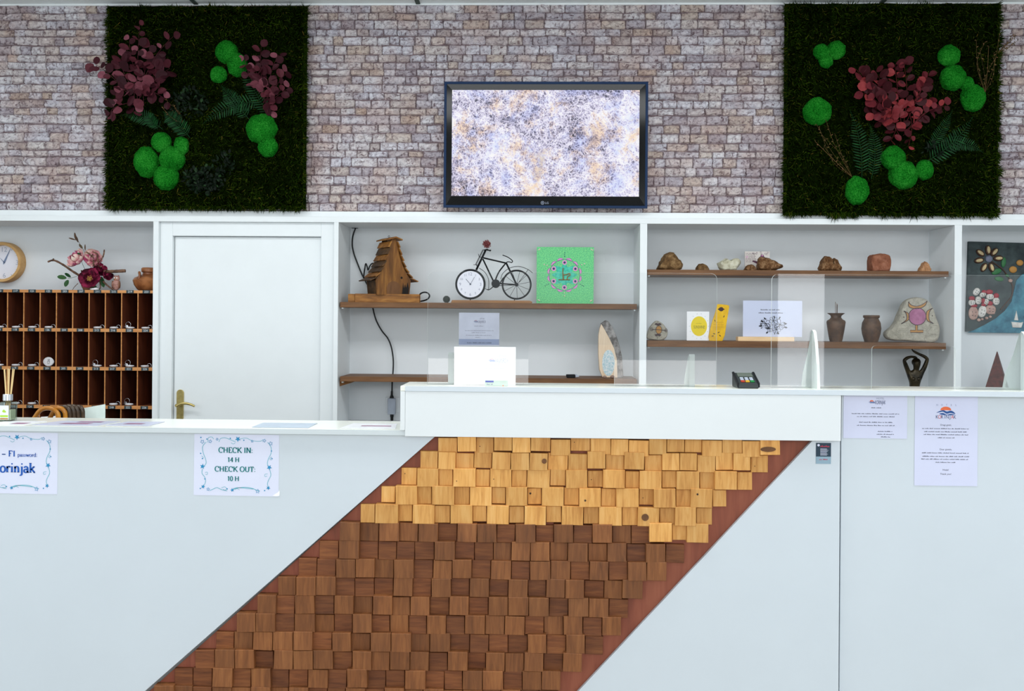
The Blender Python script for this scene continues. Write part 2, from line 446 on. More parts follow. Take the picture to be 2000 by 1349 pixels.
# serif letters: advance, stems (x, y0, y1, foot?, head?), strokes, dots
GL = {
 'C': (0.80, [(0.70, 0.68, 0.98, 0, 0)], [_arc(0.42, 0.5, 0.36, 0.50, 48, 312)], []),
 'H': (0.92, [(0.17, 0, 1, 1, 1), (0.73, 0, 1, 1, 1)], [[(0.17, .5), (0.73, .5)]], []),
 'E': (0.74, [(0.17, 0, 1, 1, 1)], [[(0.1, .98), (0.62, .98), (0.63, .80)], [(0.17, .52), (0.48, .52)], [(0.1, .02), (0.63, .02), (0.67, .22)]], []),
 'K': (0.86, [(0.17, 0, 1, 1, 1)], [[(0.70, .98), (0.2, .44)], [(0.34, .58), (0.54, .3), (0.78, .02)], [(0.58, .98), (0.82, .98)], [(0.66, .02), (0.86, .02)]], []),
 'I': (0.40, [(0.20, 0, 1, 1, 1)], [], []),
 'N': (0.92, [(0.17, 0, 1, 1, 0), (0.75, 0, 1, 0, 1)], [[(0.08, .98), (0.2, .98), (0.72, .03)]], []),
 'O': (0.90, [], [_arc(0.45, 0.5, 0.37, 0.50, 0, 360, 24)], []),
 'U': (0.88, [(0.17, .3, 1, 0, 1), (0.72, .3, 1, 0, 1)], [_arc(0.445, .32, 0.275, 0.31, 180, 360)], []),
 'T': (0.78, [(0.39, 0, 1, 1, 0)], [[(0.06, .76), (0.08, .98), (0.70, .98), (0.72, .76)]], []),
 'F': (0.70, [(0.17, 0, 1, 1, 1)], [[(0.1, .98), (0.60, .98), (0.61, .78)], [(0.17, .50), (0.46, .50)]], []),
 'W': (1.15, [], [[(0.1, .98), (0.36, .02)], [(0.36, .02), (0.56, .98)], [(0.5, .98), (0.76, .02)], [(0.76, .02), (1.02, .98)], [(0.0, .98), (0.22, .98)], [(0.9, .98), (1.14, .98)]], []),
 ':': (0.30, [], [], [(0.14, .10), (0.14, .56)]),
 '1': (0.52, [(0.28, 0, 1, 1, 0)], [[(0.10, .84), (0.26, .96)]], []),
 '4': (0.60, [(0.42, 0, 1, 1, 0)], [[(0.42, .98), (0.06, .28), (0.58, .28)]], []),
 '0': (0.58, [], [_arc(0.29, 0.5, 0.22, 0.50, 0, 360, 22)], []),
 '-': (0.70, [], [[(0.05, .34), (0.62, .34)], [(0.05, .38), (0.62, .38)]], []),
 ' ': (0.34, [], [], []),
 'o': (0.60, [], [_arc(0.30, 0.31, 0.24, 0.31, 0, 360, 20)], []),
 'r': (0.46, [(0.15, 0, .62, 1, 1)], [_arc(0.32, .40, 0.16, 0.21, 180, 60, 8)], [(0.40, .56)]),
 'i': (0.32, [(0.16, 0, .62, 1, 1)], [], [(0.16, .88)]),
 'n': (0.66, [(0.15, 0, .62, 1, 1), (0.49, 0, .40, 1, 0)], [_arc(0.32, .40, 0.17, 0.21, 180, 0, 10)], []),
 'j': (0.34, [(0.18, -.12, .62, 0, 1)], [_arc(0.06, -.12, 0.12, 0.16, 0, -130, 8)], [(0.18, .88)]),
 'a': (0.56, [(0.42, 0, .42, 0, 0)], [_arc(0.25, .42, 0.17, 0.20, 0, 160, 8), _arc(0.24, .17, 0.17, 0.17, 40, 360, 14), [(0.42, .03), (0.54, .03)]], []),
 'k': (0.62, [(0.14, 0, 1, 1, 1)], [[(0.48, .60), (0.17, .28)], [(0.27, .36), (0.56, .02)], [(0.40, .60), (0.58, .60)], [(0.46, .02), (0.62, .02)]], []),
 'p': (0.64, [(0.15, -.32, .62, 1, 1)], [_arc(0.34, .31, 0.22, 0.31, 150, -150, 16)], []),
 's': (0.46, [], [[(0.38, .50), (0.30, .60), (0.16, .58), (0.10, .47), (0.22, .36), (0.34, .26), (0.36, .12), (0.24, .01), (0.10, .06), (0.06, .18)]], []),
 'w': (0.86, [], [[(0.08, .60), (0.26, .02)], [(0.26, .02), (0.42, .60)], [(0.40, .60), (0.58, .02)], [(0.58, .02), (0.76, .60)], [(0.0, .61), (0.18, .61)], [(0.66, .61), (0.86, .61)]], []),
 'd': (0.64, [(0.48, 0, 1, 0, 1)], [_arc(0.29, .31, 0.22, 0.31, 30, 330, 16), [(0.48, .02), (0.6, .02)]], []),
}
def serif_width(body, h): return sum(GL[c][0] for c in body) * h
def put_serif(mb, body, cx, cz, h, y, mi=0, weight=0.13, st_x=1.0):
    """cz = baseline"""
    x = cx - serif_width(body, h) * st_x / 2
    for c in body:
        adv, stems, strokes, dots = GL[c]
        def g(px, pz): return (x + px * h * st_x, cz + pz * h)
        for sx, a, b, foot, head in stems:
            hw = weight / 2
            mb.flat([g(sx - hw, a), g(sx + hw, a), g(sx + hw, b), g(sx - hw, b)], y, mi)
            if foot: mb.flat([g(sx - .14, a), g(sx + .14, a), g(sx + .12, a + .04), g(sx - .12, a + .04)], y, mi)
            if head: mb.flat([g(sx - .14, b - .04), g(sx + (.14 if b > .9 else .06), b - .04), g(sx + (.14 if b > .9 else .06), b), g(sx - .14, b)], y, mi)
        for st in strokes: mb.ribbon([g(*q) for q in st], weight * h * 1.05, y, mi, stress=0.58)
        for d in dots: mb.flat(circle(*g(*d), 0.085 * h, 10), y, mi)
        x += adv * h * st_x

# ================================================================== the room
YW, YF, YB = 2.05, 2.0, 2.34
z_brick = at(1000, 415, YW).z
z_ceil = at(1000, 8.0, YW).z
CEIL = z_ceil
def bx(name, x0, x1, y0, y1, z0, z1, m, parent=None, bevel=0.0):
    return MB().box(x0, x1, y0, y1, z0, z1).build(name, m, parent, bevel=bevel)

t = NT('floor_tiles'); v = t.coords()
br = t.n('ShaderNodeTexBrick', Scale=1.6, Color1=rgb(176, 170, 160), Color2=rgb(166, 160, 150), Mortar=rgb(120, 116, 110)); br.offset = 0.0
br.inputs['Mortar Size'].default_value = 0.006; br.inputs['Brick Width'].default_value = 1.0; br.inputs['Row Height'].default_value = 1.0
t.l(v, br.inputs['Vector']); t.bsdf(br.outputs['Color'], 0.35)
M['floor'] = t.m
M['ceiling'] = plain('ceiling_tile', rgb(240, 246, 247), 0.8, 0.01, 40)
M['tbar'] = plain('ceiling_grid', rgb(70, 84, 78), 0.6)
M['side_wall'] = plain('plaster_wall', rgb(206, 210, 212), 0.8, 0.02, 5)
struct(bx('floor', ROOM_L, ROOM_R, ROOM_F, 2.5, -0.05, 0.0, M['floor']))
struct(bx('ceiling', ROOM_L, ROOM_R, ROOM_F, 2.5, z_ceil, z_ceil + 0.05, M['ceiling']))
struct(bx('wall_left', ROOM_L - 0.1, ROOM_L, ROOM_F, 2.5, 0, z_ceil, M['side_wall']))
struct(bx('wall_right', ROOM_R, ROOM_R + 0.1, ROOM_F, 2.5, 0, z_ceil, M['side_wall']))
struct(bx('wall_front', ROOM_L, ROOM_R, ROOM_F - 0.1, ROOM_F, 0, z_ceil, M['side_wall']))
# slim light trim where the stone wall meets the ceiling, and two dark joints of the ceiling grid
struct(bx('trim_1', ROOM_L, ROOM_R, YW - 0.016, YW, z_ceil - 0.010, z_ceil, M['white']))
q = MB()
for px in (345, 803, 1760, 1270, 560, 1000):
    a = at(px, 6, YW - 0.3)
    if px in (345, 803, 1760): q.box(a.x - 0.012, a.x + 0.012, -3.0, YW, z_ceil - 0.006, z_ceil)
struct(q.build('trim_2', M['tbar']))

# ---- stone-print wallpaper, built as rough little blocks in uneven courses
t = NT('rough_stone'); v = t.coords()
r = t.n('ShaderNodeNewGeometry').outputs['Random Per Island']
c0 = t.ramp(r, [(0.0, rgb(206, 198, 206)), (0.2, rgb(234, 232, 240)), (0.4, rgb(248, 247, 254)), (0.55, rgb(236, 222, 214)), (0.66, rgb(242, 238, 240)), (0.8, rgb(252, 251, 255)), (0.9, rgb(232, 217, 204)), (1.0, rgb(216, 208, 212))])
n1 = t.noise(v, 48, 5, 0.72, 0.8); n2 = t.noise(v, 6, 3, 0.6)
sh = t.ramp(n1, [(0.36, rgb(140, 122, 126)), (0.44, rgb(214, 208, 212)), (0.52, rgb(250, 249, 252)), (0.62, rgb(255, 255, 255))])  # mottling puts the printed highlights and shadows of the crags into the colour
tn = t.ramp(n2, [(0.40, (1, 1, 1, 1)), (0.66, rgb(240, 226, 220))])
col = t.mix(1.0, t.mix(1.0, c0, sh, 'MULTIPLY'), tn, 'MULTIPLY')
n3 = t.noise(v, 110, 4, 0.65, 0.2)
t.bsdf(col, 0.9, 0, t.math('ADD', n1, t.math('MULTIPLY', n3, 0.5)), 0.8, 0.022, 0.1)
M['stone'] = t.m
M['joint'] = plain('stone_joint', rgb(112, 95, 99), 0.9, 0.25, 40)
rng = random.Random(5)
xa, xb = ROOM_L + 0.002, ROOM_R - 0.002
wl = MB(); wl.box(xa - 0.001, xb + 0.001, YW, YW + 0.25, z_brick, z_ceil, 1)
k = K(YW); z = z_brick
rows = []
while z < z_ceil - 0.004:
    h = rng.uniform(13.0, 19.0) * k
    if z + h > z_ceil - 0.006: h = z_ceil - z
    rows.append((z, h)); z += h
for z, h in rows:
    x = xa
    while x < xb - 0.03:
        wd = rng.choice((rng.uniform(19, 29), rng.uniform(28, 40), rng.uniform(36, 52))) * k
        if x == xa: wd *= rng.uniform(.5, 1)
        wd = min(wd, xb - x)
        if xb - x - wd < 0.035: wd = xb - x
        g = 0.0010; x0, x1, z0, z1 = x + g, x + wd - g, z + g, z + h - g * 1.4
        z0 += rng.uniform(-.002, .002); z1 += rng.uniform(-.0025, .002)
        mx, mz, hx_, hz_ = (x0 + x1) / 2, (z0 + z1) / 2, (x1 - x0) / 2, (z1 - z0) / 2
        dp = rng.uniform(0.007, 0.014); nx = max(3, int(round(wd / (8 * k)))); e = 0.0035 / hx_
        us = [-1, -1 + e * 1.2] + [-1 + 2 * i / nx for i in range(1, nx)] + [1 - e * 1.2, 1]; ws = [-1, -.72, -.28, .22, .66, 1]
        U_n, W_n = len(us), len(ws); vs = []; cr = rng.uniform(.25, .6)
        for jw, w_ in enumerate(ws):
            for iu, u in enumerate(us):
                edge = iu in (0, U_n - 1) or jw in (0, W_n - 1)
                px_ = mx + u * hx_ - (abs(w_) > .9) * math.copysign(min(.006, hx_ * .2) * cr * 1.6, u) * (abs(u) > .95)
                pz_ = mz + w_ * hz_ - (abs(u) > .95) * math.copysign(.004 * cr, w_) * (abs(w_) > .9)
                px_ += rng.uniform(-1, 1) * (.0016 if edge else .0028); pz_ += rng.uniform(-1, 1) * (.0020 if edge else .0022)
                pz_ += 0.0040 * fb((px_, 0, 0.5 * mz), 9, 3.0)
                vs.append((px_, YW + 0.001 if edge else YW - dp + rng.uniform(-.006, .006), pz_))
        fs = [(j * U_n + i, j * U_n + i + 1, (j + 1) * U_n + i + 1, (j + 1) * U_n + i) for j in range(W_n - 1) for i in range(U_n - 1)]
        wl.add(vs, fs, 0)
        x += wd
struct(wl.build('wall_back', [M['stone'], M['joint']], fix=False))

# ---- white built-in shelving below the stone
z_niche = at(1000, 435.5, YF).z
z_lip = at(1000, 424.5, YF).z
Z_FLOOR2 = at(1788, 838, 2.15).z          # bottom boards of the niches (behind the desk)
Z_FLOOR3 = at(1947, 766, 2.15).z
unit = thing('shelving_unit', 'white built-in shelving wall with open niches below the stone wall', 'shelving', (0, YF, 0))
def ub(name, x0, x1, y0, y1, z0, z1, m=M['white'], bevel=0.0015):
    return MB().box(x0, x1, y0 - YF, y1 - YF, z0, z1).build(name, m, unit, bevel=bevel)
def X(px, Y, py=620): return at(px, py, Y).x
def Z(py, Y, px=1000): return at(px, py, Y).z
ub('fascia', xa, xb, YW - 0.022, YW + 0.02, z_lip, z_brick)
ub('top_board', xa, xb, YF, YB, z_niche, z_lip)
U = [(298.0, 308.5), (651.0, 660.0), (1249.0, 1263.0), (1863.5, 1878.0)]
UX = [(X(a, YF), X(b, YF)) for a, b in U]
for a, b in UX: ub('upright', a, b, YF, YB, 0.0, z_niche)
for a, b in ((xa, UX[0][0]), (UX[1][1], UX[2][0]), (UX[2][1], UX[3][0]), (UX[3][1], xb)):
    ub('back_panel', a, b, YB, YB + 0.018, 0.0, z_niche, M['niche'], 0)
ub('bottom_board', UX[1][1], UX[2][0], YF + 0.005, YB, Z_FLOOR2 - 0.03, Z_FLOOR2, M['niche'])
ub('bottom_board', UX[2][1], UX[3][0], YF + 0.005, YB, Z_FLOOR2 - 0.03, Z_FLOOR2, M['niche'])
ub('bottom_board', UX[3][1], xb, YF + 0.005, YB, Z_FLOOR3 - 0.03, Z_FLOOR3, M['niche'])
ub('bottom_board', xa, UX[0][0], YF + 0.005, YB, 0.05, 0.08, M['niche'])

# ---- door in the shelving wall
YD = YF + 0.025
dx0, dx1 = UX[0][1], UX[1][0]
lx0, lx1, lz1 = X(336, YD), X(626, YD), Z(461, YD, 480)
q = MB()
q.box(dx0, lx0, YD, YD + 0.09, 0, z_niche); q.box(lx1, dx1, YD, YD + 0.09, 0, z_niche); q.box(lx0, lx1, YD, YD + 0.09, lz1, z_niche)
struct(q.build('trim_3', M['white'], bevel=0.002))
door = struct(bx('door_1', lx0 + 0.003, lx1 - 0.002, YD + 0.028, YD + 0.068, 0.004, lz1 - 0.003, M['white'], bevel=0.002))
L = Loc(352, 788, YD + 0.027); o = L.place()
hp = MB(); hp.prism([(a + o.x, b + o.z) for a, b in L.P([(345.5, 840), (358.5, 840), (359.5, 768)]) + [L.p(352.5 + 7 * math.cos(a), 767 - 7 * math.sin(a)) for a in [i * PI / 10 for i in range(11)]] + L.P([(345.5, 768)])], YD + 0.019, YD + 0.0279)
hpo = hp.build('handle_plate', M['brass'], door, bevel=0.001); hpo['label'] = 'worn brass handle plate'
hl = MB(); lev = smoothline([(a + o.x, YD - 0.03, b + o.z) for a, b in L.P([(353, 791), (360, 787), (370, 785.5), (380, 787.5), (388, 791)])], 5)
hl.tube([(o.x, YD + 0.019, o.z + L.p(352, 790)[1]), (o.x, YD - 0.03, o.z + L.p(352, 790)[1])] , 0.009, 10)
hl.tube(lev, [0.0095 - 0.004 * i / len(lev) for i in range(len(lev))], 10)
hl.build('door_handle', M['brass'], door, 'auto')

# ---- reception desk
YP = 0.0
z_low = at(660, 838.5, -0.02).z           # low worktop
z_high = at(1000, 755.5, -0.03).z         # raised ledge
desk = thing('reception_desk', 'white panelled reception desk with raised ledge and diagonal wooden mosaic', 'reception desk', (0, 0, 0))
def dpoly(name, pts, Y, d, m, bevel=0.0012):
    return MB().prism([(ROOM_L + 0.003 if a < -200 else at(a, b, Y).x, max(0.001, at(850 if a < -200 else a, b, Y).z)) for a, b in pts], Y, Y + d).build(name, m, desk, bevel=bevel)
dl = lambda y: 850 - (y - 852) * 1.1227
dr = lambda y: 1587 - (y - 860) * 0.9346
YFLOOR = 1475
dpoly('front_panel', [(-999, 846), (850, 846), (dl(852), 852), (dl(YFLOOR), YFLOOR), (-999, YFLOOR)], YP, 0.018, M['white_cool'])
dpoly('front_panel', [(dr(852), 852), (1641, 856), (1637, YFLOOR), (dr(YFLOOR), YFLOOR)], YP, 0.018, M['white_cool'])
YR = 0.012
zl0 = z_low - 0.0175
xl, xr = ROOM_L + 0.003, ROOM_R - 0.003
xbox0, xbox1 = at(781.6, 800, -0.03).x, at(1643, 812, -0.03).x
MB().box(at(1642, 1000, YR).x, xr, YR, YR + 0.018, 0, z_high - 0.019).build('front_panel', M['white_cool'], desk, bevel=0.0012)
MB().box(xl, xbox0 + 0.016, -0.0185, 0.26, zl0, z_low).build('low_worktop', M['counter_top'], desk, bevel=0.001)
MB().box(xl, xbox0 + 0.016, -0.02, -0.0188, zl0, z_low - 0.0003).build('edge_band', M['edge_band'], desk)
MB().box(xbox0, xr, -0.0285, 0.19, z_high - 0.0175, z_high).build('raised_ledge', M['counter_top'], desk, bevel=0.001)
MB().box(xbox0 + 0.0163, xr, -0.03, -0.0288, z_high - 0.0175, z_high - 0.0003).build('edge_band', M['white_cool'], desk)
zb = at(1200, 856.5, -0.03).z
MB().box(xbox0 + 0.0165, xbox1, -0.028, -0.010, zb, z_high - 0.018).build('ledge_fascia', M['white_fascia'], desk, bevel=0.001)
MB().box(xbox0, xbox0 + 0.016, -0.0285, 0.19, z_low + 0.0005, z_high - 0.018).build('end_panel', M['white_fascia'], desk, bevel=0.001)
MB().box(xl, xbox0 + 0.2, 0.06, 0.24, 0, zl0 - 0.001).build('carcass', M['white'], desk)
MB().box(xbox0 + 0.21, xr, 0.06, 0.18, 0, z_high - 0.019).build('carcass', M['white'], desk)

# ---- diagonal mosaic of wooden blocks
mos = thing('mosaic_panel', 'diagonal band of small pale and brown wooden blocks on the desk front', 'wooden mosaic', (at(900, 1300, 0.02).x, 0.02, 0))
MX = mos.location.x
yb0 = 0.0215
MB().prism([(at(a, b, yb0).x - MX, at(a, b, yb0).z) for a, b in ((dl(846), 846), (dr(850), 850), (dr(1472), 1472), (dl(1472), 1472))], 0.0, 0.016).build('backing_board', M['red_base'], mos)
rb = random.Random(21)
def block(mb, x0, x1, z0, z1, front, rot=0.0, mi=0, knot=None):
    cx, cz = (x0 + x1) / 2, (z0 + z1) / 2
    Xm = Matrix.Translation((cx, 0, cz)) @ Matrix.Rotation(rot, 4, 'Y')
    a, b = (x1 - x0) / 2, (z1 - z0) / 2; e = 0.0012; y0 = front - 0.02
    tx, tz = rb.uniform(-.0012, .0012), rb.uniform(-.0012, .0012)
    v = []
    for (s, yy) in ((0, 0.0), (0, y0 + e), (e, y0)):
        for sx, sz in ((-1, -1), (1, -1), (1, 1), (-1, 1)):
            v.append((sx * (a - s), yy + (sx * tx + sz * tz if yy else 0), sz * (b - s)))
    f = []
    for q in (0, 4):
        for i in range(4): f.append((q + i, q + (i + 1) % 4, q + 4 + (i + 1) % 4, q + 4 + i))
    f.append((8, 9, 10, 11))
    mb.add(v, f, 0, Xm)
    if knot:
        kx, kz, rx, rz, m_ = knot
        mb.add([(x + kx - cx, y0 - 0.0022, z + kz - cz) for x, z in circle(0, 0, rx, 16, rz)], [tuple(range(16))], m_, Xm)
KN = [(857, 879, 7, 7), (1260, 1010, 7, 7), (1500, 877, 15, 5), (1063, 900, 5, 5), (1143, 977, 2, 2), (1511, 922, 4, 9), (1036, 963, 2, 2), (1362, 965, 2, 2), (1173, 978, 2, 2)]
def wy(px, py, front): return at(px, py, front)
pale, dark = [], []
def row(y0, y1, kind, xmin=None, xmax=None, jit=0):
    sl = lambda x: (x - 1000) * 0.0105
    x = max(dl(y0 + sl(700)) + 3, xmin or 0); n = 0
    flip = rb.random() < 0.5
    while True:
        if kind == 'pale': wd = (rb.uniform(42, 46) if flip else rb.uniform(27, 31)) if not jit else rb.uniform(33, 40)
        else: wd = rb.uniform(37.0, 40.5) if flip else rb.uniform(35.0, 38.5)
        if x + wd > (xmax or 9999) or x + wd > dr(y1 + sl(x)) - 4: break
        if kind == 'pale': fr = rb.uniform(-0.020, -0.012) if flip else rb.uniform(-0.002, 0.005)
        else: fr = rb.uniform(-0.024, -0.014) if flip else rb.uniform(-0.006, 0.009)
        if kind == 'pale' and jit: fr = rb.choice((-0.016, -0.010, -0.004, 0.004))
        dy = rb.uniform(-jit, jit) if jit else rb.uniform(-1.0, 1.0)
        yt, yb_ = y0 + sl(x) + dy, y1 + sl(x) + dy + (rb.uniform(-6, 0) if (kind == 'pale' and not flip and not jit) else 0)
        a, b = wy(x + 0.4, yb_, fr), wy(x + wd - 0.4, yt, fr)
        kn = None
        for kx, ky, rx, ry in KN:
            if kind == 'pale' and x + 3 < kx < x + wd - 3 and yt + 3 < ky < yb_ - 3:
                c = wy(kx, ky, fr); kn = (c.x - MX, c.z, rx * K(fr), ry * K(fr), 1 if rx > 3 else 2)
        if kind == 'pale' and kn is None and rb.random() < 0.12:
            kn = (a.x - MX + 0.012, (a.z + b.z) / 2 + rb.uniform(-.012, .012), 0.0016, 0.0016, 2)
        m = MB(); block(m, a.x - MX, b.x - MX, a.z, b.z, fr, rb.uniform(-0.022, 0.022), 0, kn)
        (pale if kind == 'pale' else dark).append((m, (b.x - a.x) * (b.z - a.z), yb_, fr < -.01))
        x += wd; n += 1; flip = (not flip) if (kind == 'pale' or rb.random() < 0.72) else flip
    return n
row(853, 884, 'pale', jit=5); row(884, 917, 'pale', jit=4)
row(917, 952, 'pale'); row(952, 988, 'pale'); row(988, 1024, 'pale'); row(1020, 1056, 'pale', xmin=1268)
row(1024, 1059, 'dark', xmax=1272)
for i in range(9): row(1059.5 + 36 * i, 1095 + 36 * i, 'dark')
for m, s, yb_, up in pale[:100]: m.build('pale_block', [M['pale_wood'], M['knot'], M['hole']], mos)
dark.sort(key=lambda q: (q[2] > 1340, -q[1]))
for i, (m, s, yb_, up) in enumerate(dark[:100]): m.build('brown_block', M['dark_wood'] if (up or rb.random() < 0.3) else M['dark_wood_across'], mos)
rest = MB()
for m, s, yb_, up in dark[100:]: rest.add(m.v, m.f, 0 if up else rb.choice((0, 1, 1)))
if rest.v: rest.build('brown_block', [M['dark_wood'], M['dark_wood_across']], mos)['kind'] = 'stuff'

# ---- television
YT = 1.965
L = Loc(1066, 283, YT); tv = thing('television', 'black flat television showing foaming water, mounted on the stone wall', 'television', L.place())
def quad(x0, y0, x1, y1): return L.P([(x0, y1), (x1, y1), (x1, y0), (x0, y0)])
def frame(mb, o, i, y0, y1, yi0=None):
    yi0 = y0 if yi0 is None else yi0
    v = [(x, y0, z) for x, z in o] + [(x, yi0, z) for x, z in i] + [(x, y1, z) for x, z in o] + [(x, y1, z) for x, z in i]
    f = []
    for a in range(4):
        b = (a + 1) % 4
        f += [(a, b, 4 + b, 4 + a), (8 + a, 12 + a, 12 + b, 8 + b), (a, 8 + a, 8 + b, b), (4 + a, 4 + b, 12 + b, 12 + a)]
    mb.add(v, f)
m = MB(); frame(m, quad(866.5, 159.5, 1264.5, 406), quad(871.5, 164.5, 1259.5, 401), -0.004, 0.012); m.build('rim', M['blue_rim'], tv, bevel=0.002)
m = MB(); frame(m, quad(871.5, 164.5, 1259.5, 401), quad(882, 175.5, 1248, 383), -0.001, 0.012, 0.003); m.build('bezel', M['black_gloss'], tv)
m = MB(); a, b = L.p(890, 170); c, d = L.p(1240, 398); m.box(a, c, 0.0125, 0.05, d, b); m.build('back_cover', M['plastic_dark'], tv)
t = NT('screen_picture'); v = t.coords()
dn = t.n('ShaderNodeTexNoise', Scale=24, Detail=4); t.l(v, dn.inputs['Vector'])
ad = t.n('ShaderNodeMix', _data_type='RGBA', _blend_type='LINEAR_LIGHT'); ad.inputs[0].default_value = 0.028
t.l(v, ad.inputs[6]); t.l(dn.outputs['Color'], ad.inputs[7])
def web_(sc, w0, w1):
    vo = t.n('ShaderNodeTexVoronoi', _feature='DISTANCE_TO_EDGE', Scale=sc); t.l(ad.outputs[2], vo.inputs['Vector'])
    return t.ramp(vo.outputs['Distance'], [(0.0, (1, 1, 1, 1)), (w0, (0.3, 0.3, 0.3, 1)), (w1, (0, 0, 0, 1))])
web = web_(66, .12, .34); web2 = web_(34, .06, .16)
fine = t.noise(v, 120, 4, 0.8, 1.0); big = t.noise(v, 3.6, 3, 0.6, 0.6); mid = t.noise(v, 15, 5, 0.72, 1.2); org = t.noise(v, 6, 5, 0.75, 0.4); tone = t.noise(v, 9, 3, 0.6, 0.5)
s_ = t.math('ADD', t.math('MULTIPLY', big, 1.25), t.math('ADD', t.math('MULTIPLY', mid, 1.15), t.math('MULTIPLY', fine, 0.75)))
s_ = t.math('ADD', s_, t.math('ADD', t.math('MULTIPLY', web, 0.36), t.math('MULTIPLY', web2, 0.28)))
base = t.ramp(t.math('MULTIPLY', s_, 0.45), [(0.58, rgb(52, 56, 66)), (0.67, rgb(120, 118, 140)), (0.765, rgb(196, 190, 218)), (0.85, rgb(238, 234, 255)), (0.95, rgb(255, 255, 255))])
om = t.ramp(org, [(0.50, (0, 0, 0, 1)), (0.62, (0.8, 0.8, 0.8, 1))])
colr = t.mix(om, base, t.mix(1.0, base, rgb(255, 224, 182), 'MULTIPLY'))
bm = t.ramp(tone, [(0.5, (0, 0, 0, 1)), (0.66, (0.6, 0.6, 0.6, 1))])
colr = t.mix(bm, colr, t.mix(1.0, colr, rgb(196, 214, 255), 'MULTIPLY'))
p = t.bsdf((0.01, 0.01, 0.01, 1), 0.3, spec=0.15)
pb = [n for n in t.t.nodes if n.type == 'BSDF_PRINCIPLED'][0]
t.l(colr, pb.inputs['Emission Color']); pb.inputs['Emission Strength'].default_value = 0.92
m = MB(); m.prism(quad(881.5, 175, 1248.5, 383.5), 0.004, 0.012); so = m.build('screen', t.m, tv); so['label'] = 'glowing screen with white foam picture'
M['logo_grey'] = plain('logo_silver', rgb(150, 160, 180), 0.4)
m = MB(); m.ribbon(L.P(circle(1060.5, 396, 3.0, 18)), 0.0022, -0.0016, closed=True); m.flat(L.P(circle(1060.5, 396, 1.2, 10)), -0.0016)
x, z = L.p(1069, 396); put_sans(m, 'LG', x, z, 0.017, -0.0016); m.build('logo', M['logo_grey'], tv)

# ---- moss pictures
def blade_mat(name, stops):
    t = NT(name); r = t.n('ShaderNodeNewGeometry').outputs['Random Per Island']
    v = t.coords(); n = t.noise(v, 6, 3, 0.6)
    c = t.ramp(r, stops); g = t.ramp(n, [(0.38, (0.5, 0.5, 0.5, 1)), (0.68, (1.35, 1.25, 1.0, 1))])
    return t.bsdf(t.mix(1.0, c, g, 'MULTIPLY'), 0.9, spec=0.0)
M['moss'] = blade_mat('flat_moss', [(0, rgb(16, 33, 5)), (0.5, rgb(28, 48, 9)), (0.84, rgb(48, 68, 16)), (0.96, rgb(66, 78, 24)), (1, rgb(100, 88, 40))])
M['moss_bed'] = two('moss_bed', rgb(4, 8, 1), rgb(14, 22, 4), 30, 0.95, bump=0.6, spec=0.0)
def cush_mat():
    t = NT('ball_moss'); v = t.coords(); n = t.noise(v, 150, 3, 0.7); n2 = t.noise(v, 14, 2, 0.5)
    s = t.math('ADD', t.math('MULTIPLY', n, 0.7), t.math('MULTIPLY', n2, 0.3))
    c = t.ramp(s, [(0.34, rgb(10, 70, 14)), (0.5, rgb(28, 128, 34)), (0.66, rgb(62, 164, 58))])
    return t.bsdf(c, 0.9, 0, n, 1.0, 0.012, 0.0)
M['cushion'] = cush_mat()
def leaf_mat(name, stops, rough=0.5):
    t = NT(name); r = t.n('ShaderNodeNewGeometry').outputs['Random Per Island']; v = t.coords(); n = t.noise(v, 60, 3)
    c = t.mix(1.0, t.ramp(r, stops), t.ramp(n, [(0.3, (0.85, 0.85, 0.85, 1)), (0.7, (1.1, 1.1, 1.1, 1))]), 'MULTIPLY')
    return t.bsdf(c, rough, spec=0.12)
M['euca'] = leaf_mat('burgundy_leaf', [(0, rgb(48, 16, 24)), (0.5, rgb(78, 32, 42)), (0.78, rgb(98, 45, 55)), (0.9, rgb(144, 84, 98)), (1, rgb(196, 146, 158))])
M['euca_red'] = leaf_mat('red_leaf', [(0, rgb(54, 16, 22)), (0.4, rgb(82, 28, 36)), (0.7, rgb(112, 40, 48)), (0.9, rgb(150, 58, 60)), (1, rgb(166, 90, 104))])
M['fern'] = leaf_mat('fern_leaf', [(0, rgb(8, 40, 16)), (0.6, rgb(14, 58, 26)), (1, rgb(28, 80, 38))])
M['foliage'] = leaf_mat('dark_foliage', [(0, rgb(4, 14, 5)), (0.75, rgb(9, 26, 11)), (1, rgb(40, 66, 36))], 0.5)
M['dry_twig'] = leaf_mat('dry_twig', [(0, rgb(64, 52, 28)), (0.6, rgb(88, 70, 40)), (1, rgb(120, 90, 60))])

def leaf(mb, c, d, nrm, ln, wd, fold=0.15, n=8):
    """a rounded leaf, stalk end at c, pointing along d"""
    d = Vector(d).normalized(); nrm = Vector(nrm); nrm = (nrm - d * nrm.dot(d)).normalized(); s = d.cross(nrm)
    c = Vector(c); pts = [c]
    prof = ((0.12, 0.55), (0.35, 0.95), (0.6, 1.0), (0.85, 0.66))
    R = [c + d * ln * a + s * wd / 2 * b + nrm * wd * fold * b for a, b in prof]
    Lf = [c + d * ln * a - s * wd / 2 * b + nrm * wd * fold * b for a, b in prof]
    tip = c + d * ln; mid = [c + d * ln * a for a, b in prof]
    vs = [c] + R + Lf + mid + [tip]; k_ = len(prof)
    fs = [(0, 1, 1 + 2 * k_), (0, 1 + 2 * k_, 1 + k_)]
    for i in range(k_ - 1):
        fs += [(1 + i, 2 + i, 2 + 2 * k_ + i, 1 + 2 * k_ + i), (1 + 2 * k_ + i, 2 + 2 * k_ + i, 2 + k_ + i, 1 + k_ + i)]
    fs += [(k_, 3 * k_ + 1, 3 * k_), (3 * k_, 3 * k_ + 1, 2 * k_)]
    mb.add(vs, fs)

